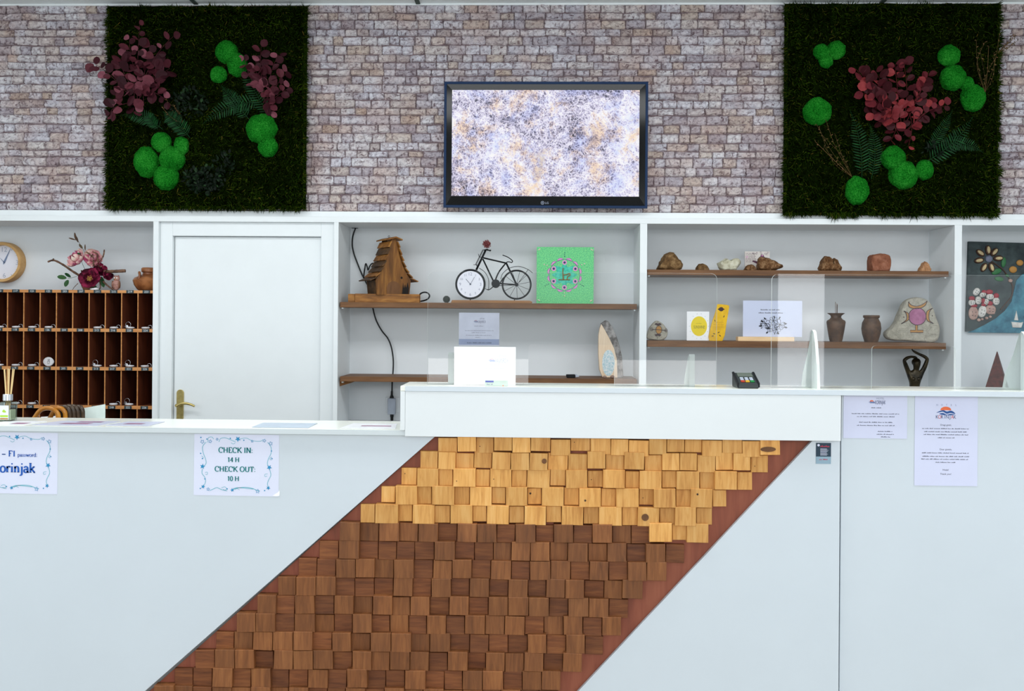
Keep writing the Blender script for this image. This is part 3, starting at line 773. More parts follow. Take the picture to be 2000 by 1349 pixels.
def moss_picture(box_, label, zx, zy, zs, cushions, sprigs, ferns, bushes, twigs, leafmat, seed):
    x0, y0, x1, y1 = box_; R = random.Random(seed)
    L = Loc((x0 + x1) / 2, (y0 + y1) / 2, 1.987); root = thing('moss_picture', label, 'moss picture', at((x0 + x1) / 2, (y0 + y1) / 2, 1.987), group='moss pictures on the stone wall')
    k = L.k
    g = lambda u, v_: (zx + u * zs, zy + v_ * zs)
    hw, hh = (x1 - x0) / 2 * k, (y1 - y0) / 2 * k
    bed = MB(); n = 40; vs = []
    for j in range(n + 1):
        for i in range(n + 1):
            u, w_ = i / n * 2 - 1, j / n * 2 - 1
            e = 1 - max(abs(u), abs(w_)) ** 8
            px, pz = u * hw, w_ * hh
            wob = 0.006 * fb((px * 1.0, 0, pz), 14, seed)
            vs.append((px + wob * (abs(u) > .96), -0.012 * e - 0.014 * fb((px, 0, pz), 9, seed + 3) * e + 0.012, pz + wob * (abs(w_) > .96)))
    fs = [(j * (n + 1) + i, j * (n + 1) + i + 1, (j + 1) * (n + 1) + i + 1, (j + 1) * (n + 1) + i) for j in range(n) for i in range(n)]
    bed.add(vs, fs); bed.box(-hw, hw, 0.013, 0.038, -hh, hh); bed.build('moss_bed', M['moss_bed'], root, smooth=True, fix=False)
    bl = MB()
    for i in range(24000):
        if i < 6000:
            side = i % 4; tq = R.uniform(-1, 1)
            px, pz = {0: (tq * hw, hh), 1: (tq * hw, -hh), 2: (-hw, tq * hh), 3: (hw, tq * hh)}[side]
            ox, oz = {0: (0, 0.3), 1: (0, -1), 2: (-1, 0), 3: (1, 0)}[side]
            if side == 0: pz -= 0.012
            amp = 0.75 + 0.5 * fb((px, 0, pz), 18, seed)
            d = Vector((ox * amp + R.gauss(0, .45), -R.uniform(0.0, 1.0), oz * amp + R.gauss(0, .45) - 0.15)); b = Vector((px - ox * 0.010, R.uniform(-0.002, 0.028), pz - oz * 0.010))
            ln = R.uniform(0.016, 0.040) * (0.55 + 0.9 * max(0, 0.5 + fb((px, 0, pz), 30, seed + 7)))
        else:
            px, pz = R.uniform(-hw, hw), R.uniform(-hh, hh)
            d = Vector((R.gauss(0, 0.95), -1, R.gauss(0, 0.95) - 0.25)); b = Vector((px, 0.004 - 0.012 * fb((px, 0, pz), 9, seed + 3), pz)); ln = R.uniform(0.014, 0.036)
            if pz > hh - 0.02: d.z = -abs(d.z)
        d.normalize(); s = d.cross(Vector((R.gauss(0, 1), R.gauss(0, 1), R.gauss(0, 1)))).normalized() * R.uniform(0.0013, 0.0028)
        m_ = b + d * ln * 0.55 + Vector((0, 0, -0.002))
        e = b + d * ln + Vector((0, 0, -0.006 * R.random()))
        bl.add([b - s, b + s, m_ + s * 0.8, e, m_ - s * 0.8], [(0, 1, 2, 3, 4)])
    mo = bl.build('flat_moss', M['moss'], root, fix=False); mo['kind'] = 'stuff'
    for (u, v_, r_, *st) in cushions:
        cx, cz = L.p(*g(u, v_)); rr = r_ * zs * k; sx, sz = st if st else (1, 1)
        m = MB(); sd = R.random() * 50
        m.ball((cx, -0.012, cz), (rr * sx, rr * 0.62, rr * sz), 64, 40, fn=lambda d: 1 + 0.10 * fb(d, 2.0, sd) + 0.05 * fb(d, 11, sd) + 0.05 * fb(d, 26, sd))
        co = m.build('moss_cushion', M['cushion'], root, smooth=True)
    for (base, ctrl, tip, nl, lr) in sprigs:
        a, c, b = [Vector((*L.p(*g(*q)),)) for q in (base, ctrl, tip)]
        m = MB(); pts = []
        for i in range(14):
            tq = i / 13; q = a * (1 - tq) ** 2 + c * 2 * tq * (1 - tq) + b * tq * tq
            pts.append(Vector((q.x, -0.03 - 0.05 * math.sin(PI * min(1, tq * 0.8 + .1)), q.y)))
        m.tube(pts, [0.0016 - 0.0008 * i / 13 for i in range(14)], 5)
        for i in range(nl):
            tq = 0.2 + 0.8 * i / max(1, nl - 1); f_ = tq * 13; j = min(12, int(f_)); q = pts[j].lerp(pts[j + 1], f_ - j)
            tg = (pts[j + 1] - pts[j]).normalized(); sgn = 1 if i % 2 else -1
            sd = Vector((-tg.z, 0, tg.x)) * sgn
            d = sd * R.uniform(0.5, 1.0) + tg * R.uniform(0.1, 0.8) + Vector((0, R.uniform(-0.7, 0.2), 0))
            nrm = Vector((R.gauss(0, .55), -1, R.gauss(0.15, .55)))
            ll = lr * R.uniform(0.75, 1.25) * zs * k * 1.9
            leaf(m, q + d.normalized() * 0.004, d, nrm, ll, ll * R.uniform(0.72, 0.98), R.uniform(-0.15, 0.2))
        m.build('eucalyptus_sprig', leafmat, root, fix=False)
    for (base, ctrl, tip, wd) in ferns:
        a, c, b = [Vector((*L.p(*g(*q)),)) for q in (base, ctrl, tip)]
        m = MB(); N = 24; pts = []
        for i in range(N + 1):
            tq = i / N; q = a * (1 - tq) ** 2 + c * 2 * tq * (1 - tq) + b * tq * tq
            pts.append(Vector((q.x, -0.024 - 0.03 * math.sin(PI * tq), q.y)))
        m.tube(pts, [0.0018 - 0.0012 * i / N for i in range(N + 1)], 5)
        for i in range(2, N):
            tq = i / N; tg = (pts[i + 1] - pts[i - 1]).normalized()
            ln = wd * zs * k * (math.sin(PI * min(1, tq * 0.75 + 0.22)) ** 0.8) * R.uniform(0.9, 1.1) * (1 - 0.75 * max(0, tq - 0.6) / 0.4)
            for sgn in (1, -1):
                d = Vector((-tg.z, 0, tg.x)) * sgn + tg * 0.38 + Vector((0, R.uniform(-0.25, 0.05), 0))
                leaf(m, pts[i], d, Vector((0.2 * sgn, -1, 0.2)), ln, ln * 0.13 + 0.0008, 0.1)
        m.build('fern_frond', M['fern'], root, fix=False)
    for (u, v_, rx, ry, cnt, sz) in bushes:
        m = MB()
        for i in range(cnt):
            a, q = R.uniform(0, 2 * PI), math.sqrt(R.random())
            cx, cz = L.p(*g(u + rx * q * math.cos(a), v_ + ry * q * math.sin(a)))
            ll = sz * zs * k * R.uniform(0.7, 1.3)
            leaf(m, (cx, R.uniform(-0.05, -0.02), cz), (R.gauss(0, 1), R.uniform(-.6, .1), R.gauss(0.2, 1)), (R.gauss(0, .6), -1, R.gauss(.2, .6)), ll, ll * 0.55)
        for i in range(9):
            a = R.uniform(0, 2 * PI); q0 = L.p(*g(u, v_)); q1 = L.p(*g(u + rx * .95 * math.cos(a), v_ + ry * .95 * math.sin(a)))
            m.tube([(q0[0], -0.02, q0[1]), (q1[0], -0.035, q1[1])], 0.0010, 4)
        m.build('small_leaved_branch', M['foliage'], root, fix=False)
    for (base, tip, cnt) in twigs:
        a, b = Vector(L.p(*g(*base))), Vector(L.p(*g(*tip))); m = MB()
        for i in range(cnt):
            e = b + Vector((R.gauss(0, .18), R.gauss(0, .18))) * (b - a).length; mid = (a + e) / 2 + Vector((R.gauss(0, .08), R.gauss(0, .08))) * (b - a).length
            pts = smoothline([(a.x, -0.03, a.y), (mid.x, -0.04, mid.y), (e.x, -0.045, e.y)], 5)
            m.tube(pts, 0.0009, 4)
            for q in pts[3:]:
                if R.random() < 0.8: leaf(m, q, (R.gauss(0, 1), -.3, R.gauss(0, 1)), (R.gauss(0, .5), -1, 0), 0.012, 0.005)
        m.build('dry_twig', M['dry_twig'], root, fix=False)
    return root
moss_picture((204, 9, 599, 408), 'dark moss picture left of the television with burgundy leaves spilling over its left edge', 170, 0, 0.3187,
    [(860, 320, 70), (928, 400, 66, .95, 1.1), (812, 460, 52), (1085, 795, 95), (1122, 905, 62), (365, 1000, 82, .95, 1.15), (458, 878, 62), (525, 980, 80), (582, 900, 50, .95, 1.15), (490, 1095, 78)],
    [((320, 640), (350, 420), (330, 165), 13, 27), ((320, 660), (200, 480), (50, 400), 12, 30), ((330, 640), (400, 400), (540, 235), 11, 26), ((330, 620), (440, 520), (520, 430), 10, 32),
     ((330, 600), (260, 520), (170, 640), 9, 30), ((330, 560), (420, 560), (510, 630), 9, 30), ((300, 480), (330, 600), (310, 690), 10, 36), ((300, 560), (220, 430), (240, 360), 8, 34), ((360, 640), (380, 480), (400, 300), 10, 30),
     ((280, 640), (180, 680), (150, 720), 6, 28), ((350, 520), (300, 420), (270, 250), 8, 28), ((420, 600), (470, 480), (430, 370), 8, 34),
     ((1130, 700), (1090, 480), (1085, 300), 11, 28), ((1120, 640), (1010, 480), (985, 365), 8, 26), ((1130, 640), (1150, 470), (1195, 345), 9, 28), ((1130, 660), (1180, 560), (1250, 450), 8, 28), ((1120, 650), (1200, 620), (1255, 550), 8, 28), ((1130, 600), (1070, 500), (1050, 400), 9, 28), ((1100, 560), (1160, 620), (1150, 690), 8, 26)],
    [((1130, 715), (1040, 560), (965, 390), 60), ((1010, 740), (910, 620), (830, 525), 55), ((1080, 630), (890, 640), (715, 770), 62), ((470, 800), (360, 700), (200, 715), 50), ((640, 850), (560, 740), (470, 690), 60), ((440, 800), (400, 740), (380, 690), 40)],
    [(640, 640, 110, 90, 130, 26), (740, 1110, 130, 80, 190, 27), (860, 1010, 60, 70, 60, 24)], [((600, 760), (520, 650), 4)], M['euca'], 3)
moss_picture((1538, 8, 1947, 417), 'dark moss picture right of the television with a red leaf cluster in its centre', 1500, 0, 0.3262,
    [(322, 318, 48), (408, 308, 54), (348, 372, 42), (300, 672, 82), (1068, 342, 64), (1092, 470, 76), (1170, 505, 44), (1208, 590, 72, 1, 1.12), (745, 945, 72), (808, 1045, 84), (930, 1014, 52, 1, 1.15), (535, 1138, 74, .92, 1.15)],
    [((770, 820), (620, 620), (515, 430), 12, 28), ((770, 780), (660, 560), (630, 450), 11, 30), ((780, 760), (720, 520), (740, 400), 11, 28), ((790, 760), (800, 560), (790, 400), 11, 26), ((800, 760), (860, 580), (930, 470), 11, 28), ((800, 800), (900, 660), (1045, 645), 10, 24), ((790, 820), (880, 700), (960, 640), 10, 26),
     ((760, 760), (640, 640), (560, 570), 10, 32), ((760, 760), (680, 690), (600, 690), 9, 28), ((740, 700), (740, 780), (720, 850), 8, 26), ((800, 640), (840, 760), (820, 880), 8, 24), ((740, 660), (660, 560), (560, 480), 9, 32), ((720, 640), (640, 680), (660, 740), 8, 28), ((820, 660), (880, 560), (900, 510), 9, 28)],
    [((560, 1060), (545, 860), (488, 665), 55), ((615, 1070), (640, 900), (600, 740), 48), ((930, 970), (1090, 880), (1205, 700), 62), ((990, 880), (1140, 840), (1265, 915), 48), ((940, 900), (1010, 790), (1085, 665), 40)],
    [(1000, 900, 100, 60, 40, 24)], [((500, 1060), (360, 830), 7), ((1270, 560), (1260, 300), 7), ((1340, 330), (1440, 270), 5)], M['euca_red'], 8)

# ================================================================== shelves in the niches
YS0, YS1 = YF + 0.02, 2.303
def shelf(px0, px1, ptop, pbot, label):
    pm = (px0 + px1) / 2; zt, zb_ = at(pm, ptop, YS0).z, at(pm, pbot, YS0).z
    x0, x1 = at(px0, ptop, YS0).x, at(px1, ptop, YS0).x; cx = (x0 + x1) / 2
    root = thing('shelf_board', label, 'shelf', (cx, YS0, zb_), group='brown shelf boards in the white niches')
    MB().box(x0 - cx, x1 - cx, 0, YS1 - YS0, 0, zt - zb_).build('board', M['shelf'], root, bevel=0.002)
    for sx in (x0 - cx + 0.006, x1 - cx - 0.016):
        MB().box(sx, sx + 0.010, 0.015, 0.07, -0.008, -0.0005).build('shelf_pin', M['white'], root)
    return root, zt
s1, ZS1 = shelf(664, 1244, 591.5, 602, 'brown shelf holding the birdhouse and the bicycle clock')
s2, ZS2 = shelf(664, 1244, 737.5, 747.5, 'brown shelf low in the left niche, below the bicycle clock')
s3, ZS3 = shelf(1264.5, 1853, 527.8, 538.5, 'brown shelf carrying the row of rough stones')
s4, ZS4 = shelf(1264.5, 1848, 667.3, 679.5, 'brown shelf carrying the clay vases and painted stones')
o = MB(); x0, x1 = at(662, 750, YF + 0.05).x, at(683, 750, YF + 0.05).x
o.add([(x0 - s2.location.x, .04, -.001), (x1 - s2.location.x, .04, -.001), (x1 - s2.location.x, .04, -.012), (x0 - s2.location.x, .04, -.030), (x0 - s2.location.x, .25, -.001), (x1 - s2.location.x, .25, -.001), (x1 - s2.location.x, .25, -.012), (x0 - s2.location.x, .25, -.030)],
      [(0, 1, 2, 3), (7, 6, 5, 4), (0, 4, 5, 1), (1, 5, 6, 2), (2, 6, 7, 3), (3, 7, 4, 0)])
o.build('support_wedge', M['bird_wood_x'], s2)

# ================================================================== left niche: key rack
YK0, YK1 = YF + 0.04, 2.33
rx0, rx1 = at(-80, 680, YK0).x, UX[0][0] - 0.003
PITCH = 31.85
kr_top = at(140, 566, YK0).z
rail_px = [(566, 571.5), (641, 647.5), (716, 722.5), (791, 797.5), (866, 872)]
rack = thing('key_rack', 'dark wooden pigeonhole key rack with numbered orange rails', 'key rack', (0, YK0, 0.08))
def RK(name, x0, x1, y0, y1, z0, z1, m, p=None): return MB().box(x0, x1, y0, y1, z0 - 0.08, z1 - 0.08).build(name, m, p or rack)
RK('back_board', rx0, rx1, YK1 - YK0 - 0.01, YK1 - YK0, 0.08, kr_top - 0.003, M['rack_in'])
RK('side_board', rx1 - 0.008, rx1, 0, YK1 - YK0 - 0.011, 0.08, kr_top - 0.002, M['rack_edge'])
rail_z = []
rails = []
RK('side_board', rx0 - 0.009, rx0 - 0.0005, 0, YK1 - YK0 - 0.011, 0.08, kr_top - 0.002, M['rack_edge'])
for i, (a, b) in enumerate(rail_px):
    zt, zb_ = at(140, a, YK0).z, at(140, b, YK0).z; rail_z.append(zt)
    RK('rack_shelf', rx0, rx1 - 0.0085, 0.012, YK1 - YK0 - 0.0105, zb_ + 0.004, zt - 0.001, M['rack_in'])
    rails.append(RK('rail', rx0, rx1 - 0.0085, -0.002, 0.0115, zb_, zt, M['rack_edge']))
div_px = [13.7 - PITCH + PITCH * i for i in range(0, 10)]
for i, px in enumerate(div_px):
    x = at(px, 680, YK0).x
    d = RK('divider', x - 0.0022, x + 0.0022, 0.006, YK1 - YK0 - 0.0105, 0.08, kr_top - 0.02, M['rack_in'])
    e = MB()
    for j in range(4): e.box(x - 0.0025, x + 0.0025, 0.001, 0.0058, rail_z[j + 1] - 0.08 + 0.0004, at(140, rail_px[j][1], YK0).z - 0.08 - 0.0004)
    e.build('edge_strip', M['rack_edge'], d)
nums = [['113', '117', '121', '125', '203', '207', '211', '215', '219', '223'], ['114', '118', '122', '126', '204', '208', '212', '216', '220', '224'],
        ['115', '119', '123', '201', '205', '209', '213', '217', '221', '225'], ['116', '120', '124', '202', '206', '210', '214', '218', '222', '226']]
M['plate'] = plain('dark_number_plate', rgb(44, 58, 62), 0.35)
M['numeral'] = plain('white_numeral', rgb(226, 232, 236), 0.5)
cell = lambda i: -3 + PITCH * i               # middle of pigeonhole column i in the photograph
for r in range(4):
    zc = (at(140, rail_px[r][0], YK0).z + at(140, rail_px[r][1], YK0).z) / 2 - 0.08
    for i in range(10):
        x = at(cell(i) + 1 - (0.8 * (r - 1)), 680, YK0).x
        pl = MB().box(x - 0.021, x + 0.021, -0.0042, -0.0021, zc - 0.0088, zc + 0.0088).build('number_plate', M['plate'], rack)
        m = MB(); put_sans(m, nums[r][i], x, zc, 0.0165, -0.0046, stretch=1.0); m.build('numeral', M['numeral'], pl, fix=False)

M['key_tag'] = plain('white_key_tag', rgb(228, 228, 232), 0.35)
def key_thing(style):
    t_ = thing('room_key', '', 'key', group='room keys lying in the key rack')
    tg = MB()
    if style == 'up':
        tg.lathe([(0.0, -0.0035), (0.030, -0.003), (0.033, 0.0), (0.030, 0.003), (0.0, 0.0035)], 28, (0, 0, 0.026), axis='Y', fn=lambda a, z: 1.0 - 0.2 * abs(math.sin(a)))
        tgo = tg.build('tag', M['key_tag'], t_, smooth='auto')
        m = MB(); put_sans(m, '126', 0.002, 0.027, 0.021, -0.0043, rot=PI / 2); m.build('numeral', M['ink_black'], tgo, fix=False)
    else:
        tg.lathe([(0.0, 0.0), (0.020, 0.0005), (0.026, 0.005), (0.022, 0.010), (0.0, 0.012)], 24, (0, 0, 0), fn=lambda a, z: 1.0 - 0.35 * abs(math.sin(a)))
        tg.build('tag', M['key_tag'], t_, smooth='auto')
        rg = MB()
        if style == 'ring': rg.ring((-0.012, 0.0, 0.024), 0.0145, 0.0012, 24, 6, ax='Y')
        else: rg.ring((0.026, 0.0, 0.0085), 0.012, 0.0013, 20, 6, ax='Y')
        rg.build('key_ring', M['steel'], t_, smooth=True)
        kb = MB(); kb.lathe([(0.0, -.001), (0.009, -.001), (0.009, .001), (0.0, .001)], 16, (-0.018, -0.004, 0.012), axis='Y'); kb.box(-0.036, -0.026, -0.005, -0.003, 0.0095, 0.0135)
        if style != 'flat': kb.build('key_blade', M['steel'], t_, smooth='auto')
    return t_
protos = {}
KEYS = [(0, 5, 'flat'), (0, 38, 'flat'), (0, 67, 'flat'), (0, 101, 'flat'), (0, 201, 'flat'), (0, 229, 'flat'), (0, 257, 'ring'), (0, 284, 'flat'),
        (1, 7, 'ring'), (1, 34, 'flat'), (1, 64, 'flat'), (1, 97, 'up'), (1, 196, 'ring'), (1, 231, 'flat'), (1, 254, 'ring'), (1, 283, 'flat'),
        (2, 37, 'flat'), (2, 68, 'flat'), (2, 223, 'flat'), (2, 253, 'ring')]
for r, px, st in KEYS:
    zt = rail_z[r + 1]; p = at(px, 680, YK0 + 0.035); p.z = zt
    i = min(range(10), key=lambda q: abs(cell(q) - px)); num = nums[r + 1][i]; lo = at(cell(i), 680, YK0 + .035).x
    p.x = max(lo - 0.007, min(lo + 0.007, p.x))
    lab = {'flat': 'white key tag lying flat in the pigeonhole above number plate %s', 'ring': 'white key tag with its ring standing up above number plate %s', 'up': 'oval white key tag standing upright above number plate %s'}[st] % num
    if st not in protos: protos[st] = key_thing(st); o = protos[st]; o.location = p; o['label'] = lab
    else: dup(protos[st], p, label=lab)

# ---- wall clock
L = Loc(9, 512.3, YB - 0.02); ck = thing('wall_clock', 'round wall clock with light wooden rim above the key rack', 'clock', L.place())
Rk = 40 * L.k
m = MB(); m.lathe([(Rk * .84, -0.035), (Rk * .97, -0.038), (Rk, -0.030), (Rk, 0.018), (Rk * .84, 0.019), (Rk * .84, -0.035)], 64, axis='Y', cap=False); m.build('rim', M['clock_rim'], ck, smooth='auto')
M['dial'] = plain('white_dial', rgb(236, 236, 246), 0.4, 0.02, 12)
m = MB(); m.lathe([(0, -0.002), (Rk * .845, -0.002), (Rk * .845, 0.006), (0, 0.006)], 48, axis='Y'); dial = m.build('dial', M['dial'], ck, smooth='auto')
m = MB()
for h_ in range(12):
    a = PI / 2 - 2 * PI * h_ / 12
    if h_ % 3 == 0: put_sans(m, {0: '12', 3: '3', 6: '6', 9: '9'}[h_], Rk * .64 * math.cos(a), Rk * .64 * math.sin(a), 0.040, -0.0026)
    else: m.ribbon([(Rk * .68 * math.cos(a), Rk * .68 * math.sin(a)), (Rk * .76 * math.cos(a), Rk * .76 * math.sin(a))], 0.004, -0.0026)
M['clock_ink'] = plain('grey_blue_numeral', rgb(172, 180, 198), 0.5); M['clock_hand'] = plain('blue_grey_hand', rgb(120, 136, 168), 0.4)
m.build('numeral', M['clock_ink'], dial, fix=False)
for nm, e, wd in (('minute_hand', (22, 484), 0.006), ('hour_hand', (0, 503), 0.008)):
    m = MB(); q = L.p(*e); m.prism([(-q[1] * .06, q[0] * .06), (q[0], q[1]), (q[1] * .06, -q[0] * .06), (-q[0] * .15, -q[1] * .15)], -0.006, -0.004); m.build(nm, M['clock_hand'], ck)

# ---- flower arrangement, owl, jug, saucer on top of the rack
ZK = kr_top
YFL = 2.16
L = Loc(172, 563.5, YFL); fl = thing('flower_arrangement', 'pink and burgundy flowers with bare twigs in a small clay pot on the key rack', 'flower arrangement', L.place(ZK))
k = L.k
m = MB(); m.lathe([(0, 0), (8 * k, 0), (12.5 * k, 9 * k), (14 * k, 18 * k), (13 * k, 26 * k), (11.5 * k, 26 * k), (12 * k, 18 * k), (0, 16 * k)], 28); m.build('clay_pot', M['terracotta'], fl, smooth='auto')
R = random.Random(3); m = MB()
for i in range(46):
    a = R.uniform(0, 2 * PI); r_ = R.uniform(4, 15) * k
    m.tube(smoothline([(r_ * math.cos(a), r_ * math.sin(a), R.uniform(20, 30) * k), (R.uniform(-12, 12) * k, R.uniform(-12, 12) * k, R.uniform(26, 40) * k), (R.uniform(-16, 14) * k, R.uniform(-14, 10) * k, R.uniform(22, 36) * k)], 5), 0.0016, 5)
m.build('moss_nest', M['dry_twig'], fl, smooth=True)
def petal(mb, c, d, nrm, ln, wd, cup=0.35, mi=0, N=7, Mw=5):
    d = Vector(d).normalized(); nrm = Vector(nrm); nrm = (nrm - d * nrm.dot(d)).normalized(); s = d.cross(nrm); c = Vector(c); vs = []
    for i in range(N + 1):
        t_ = i / N; w_ = wd * (0.25 + 0.75 * math.sin(PI * min(1, t_ * 0.62 + 0.12))) * (1 if t_ < .8 else math.sqrt(max(0.05, 1 - ((t_ - .8) / .2) ** 2)))
        for j in range(-Mw, Mw + 1):
            u = j / Mw
            vs.append(c + d * ln * t_ + s * w_ / 2 * u + nrm * (cup * wd * (0.5 * u * u) + cup * ln * (t_ - 0.1) ** 2 * 0.8 + 0.03 * wd * math.sin(5 * u + 9 * t_)))
    W_ = 2 * Mw + 1
    mb.add(vs, [(i * W_ + j, i * W_ + j + 1, (i + 1) * W_ + j + 1, (i + 1) * W_ + j) for i in range(N) for j in range(W_ - 1)], mi)
def petal_mat(name, c1, c2, c3, sc):
    t = NT(name); v = t.coords(); n = t.noise(v, sc, 3, 0.6, 0.5); r = t.n('ShaderNodeNewGeometry').outputs['Random Per Island']
    return t.bsdf(t.ramp(t.math('ADD', t.math('MULTIPLY', n, 0.7), t.math('MULTIPLY', r, 0.3)), [(0.36, c1), (0.5, c2), (0.64, c3)]), 0.6, spec=0.2)
M['pink'] = petal_mat('pink_petal', rgb(196, 78, 128), rgb(238, 176, 180), rgb(248, 232, 214), 22)
M['wine'] = petal_mat('wine_petal', rgb(66, 14, 32), rgb(104, 22, 50), rgb(150, 40, 76), 26)
M['stamen'] = plain('yellow_stamen', rgb(214, 168, 92), 0.7, 0.2, 90)
def flower(px, py, y, face, r, m_, n, cup, core=True, a0=0.3):
    c = Vector(L.v(px, py, y)); f_ = Vector(face).normalized(); a = f_.orthogonal().normalized(); b = f_.cross(a); mb = MB()
    for lay, (q, cp, off) in enumerate(((1.0, cup, 0), (0.72, cup * 1.7, 0.5))):
        for i in range(n):
            an = 2 * PI * (i + off) / n + a0; d = a * math.cos(an) + b * math.sin(an) + f_ * (0.25 + 0.5 * lay)
            petal(mb, c + f_ * 0.002 * lay, d, f_, r * q * R.uniform(.9, 1.1), r * q * R.uniform(.85, 1.05), cp)
    fo = mb.build('flower', m_, fl, smooth=True, fix=False)
    if core:
        mb = MB()
        for i in range(40):
            d = (f_ + a * R.gauss(0, .35) + b * R.gauss(0, .35)).normalized(); e = c + d * r * R.uniform(.3, .48)
            mb.tube([c, e], 0.0007, 4); mb.ball(tuple(e), 0.0022, 6, 4)
        mb.build('stamens', M['stamen'], fo)
    return fo
flower(165, 507, -0.045, (-0.45, -0.8, 0.5), 23 * k, M['pink'], 6, 0.5, False)
flower(186, 503, -0.02, (0.3, -0.9, 0.25), 21 * k, M['pink'], 5, 0.6, False, 0.8)
flower(189, 541, -0.075, (0.25, -1, 0.12), 22 * k, M['wine'], 6, 0.28)
flower(214, 537, -0.05, (0.8, -0.6, 0.3), 13 * k, M['wine'], 5, 0.9, False)
flower(200, 528, -0.04, (0.5, -0.7, 0.4), 16 * k, M['wine'], 5, 0.6, False)
def twig(pts, r0, r1, y=-0.03, nm='twig'):
    pp = smoothline(L.V(pts, y), 5); n = len(pp)
    m = MB(); m.tube(pp, [r0 + (r1 - r0) * i / (n - 1) + 0.0006 * math.sin(i * 2.1) for i in range(n)], 8); return m
m = twig([(158, 534, -.02), (146, 526, -.03), (128, 513, -.04), (112, 505, -.05), (100, 508, -.05)], .0070, .0050); m2 = twig([(112, 505, -.05), (110.5, 501.5, -.05)], .005, .004); m.add(m2.v, m2.f); m.build('branch', M['twig'], fl, smooth=True)
for pts, a, b in (([(193, 516, -.06), (193, 500, -.07), (191, 496, -.07), (180, 489, -.07)], .0050, .0040), ([(200, 520, -.04), (199, 500, -.05), (198, 492, -.05), (189, 488, -.05)], .0044, .0036),
                  ([(200, 508, -.03), (207, 499, -.04), (211, 492, -.05), (212, 483.5, -.05)], .0044, .0038), ([(212, 527, -.05), (224, 526.5, -.06), (240, 526, -.07), (257, 525, -.07)], .0085, .0095),
                  ([(200, 518, -.05), (206, 518.5, -.06), (209, 516, -.06)], .0035, .003), ([(212, 546, -.06), (222, 554, -.07), (233, 562, -.07)], .006, .004), ([(205, 545, -.06), (208, 556, -.07), (206, 562, -.07)], .004, .003), ([(160, 550, -.05), (155, 557, -.06), (151, 563, -.06)], .002, .0015)):
    twig(pts, a, b).build('branch', M['twig'], fl, smooth=True)
M['green_leaf'] = leaf_mat('dark_green_leaf', [(0, rgb(26, 62, 34)), (0.5, rgb(38, 82, 46)), (1, rgb(62, 96, 56))], 0.35)
M['brown_leaf'] = leaf_mat('brown_leaf', [(0, rgb(70, 54, 46)), (0.5, rgb(92, 70, 54)), (1, rgb(80, 92, 66))], 0.5)
def sprig(line, leaves, mt, y):
    m = MB(); m.tube(smoothline(L.V(line, y), 4), 0.0012, 5)
    for (a, b, wd) in leaves:
        c, e = Vector(L.v(*a, y)), Vector(L.v(*b, y - 0.008)); leaf(m, c, e - c, (0.2, -1, 0.3), (e - c).length, wd * k, 0.2)
    m.build('leafy_sprig', mt, fl, fix=False)
sprig([(174, 500), (172, 487), (167, 479), (160, 467), (155, 460)], [((169, 482), (163, 473), 4.5), ((160, 470), (157, 457), 3.6), ((156, 466), (154, 450), 4), ((155, 465), (142, 461), 3), ((174, 486), (175, 473), 2.5)], M['brown_leaf'], -0.05)
sprig([(158, 536), (148, 539), (140, 540)], [((138, 540), (120, 537), 9), ((141, 543), (136, 557), 8.5), ((146, 538), (135, 530), 6)], M['green_leaf'], -0.05)
sprig([(166, 492), (168, 510), (186, 540), (205, 540), (212, 552)], [((206, 536), (213, 558), 9), ((214, 528), (222, 524), 6), ((198, 556), (188, 556), 5), ((166, 492), (158, 492), 4)], M['green_leaf'], -0.05)

L = Loc(226.5, 563.5, 2.12); ow = thing('owl_figurine', 'small rose-brown owl figurine beside the flower arrangement', 'figurine', L.place(ZK)); k = L.k
M['owl'] = two('rose_clay', rgb(150, 104, 92), rgb(196, 150, 138), 40, 0.5, bump=0.2)
m = MB(); m.ball((0, 0, 11 * k), (7.5 * k, 6 * k, 11 * k), 22, 14); m.build('body', M['owl'], ow, smooth=True)
m = MB(); m.ball((1.2 * k, 0, 24 * k), (6.2 * k, 5.5 * k, 6 * k), 22, 12)
for s_ in (-1, 1): m.lathe([(2.0 * k, 0), (1.4 * k, 2 * k), (0.1 * k, 4 * k)], 8, (1.2 * k + s_ * 4 * k, 0, 27 * k))
m.build('head', M['owl'], ow, smooth=True)
m = MB()
for s_ in (-1, 1): m.ball((1.2 * k + s_ * 2.4 * k, -5.0 * k, 25 * k), (1.6 * k, 0.9 * k, 1.6 * k), 10, 8)
m.build('eye', plain('white_eye', rgb(235, 230, 226), 0.3), ow, smooth=True)
m = MB(); m.lathe([(0.9 * k, 0), (0.1 * k, 3 * k)], 8, (1.2 * k, 0, 0), X=Matrix.Translation((0, -5.2 * k, 23.6 * k)) @ Matrix.Rotation(PI, 4, 'X')); m.build('beak', M['stamen'], ow)
for s_ in (-1, 1):
    m = MB(); m.ball((s_ * 6.6 * k, 0.2 * k, 12 * k), (1.8 * k, 4.5 * k, 8 * k), 12, 8); m.build('wing', M['terracotta'], ow, smooth=True)

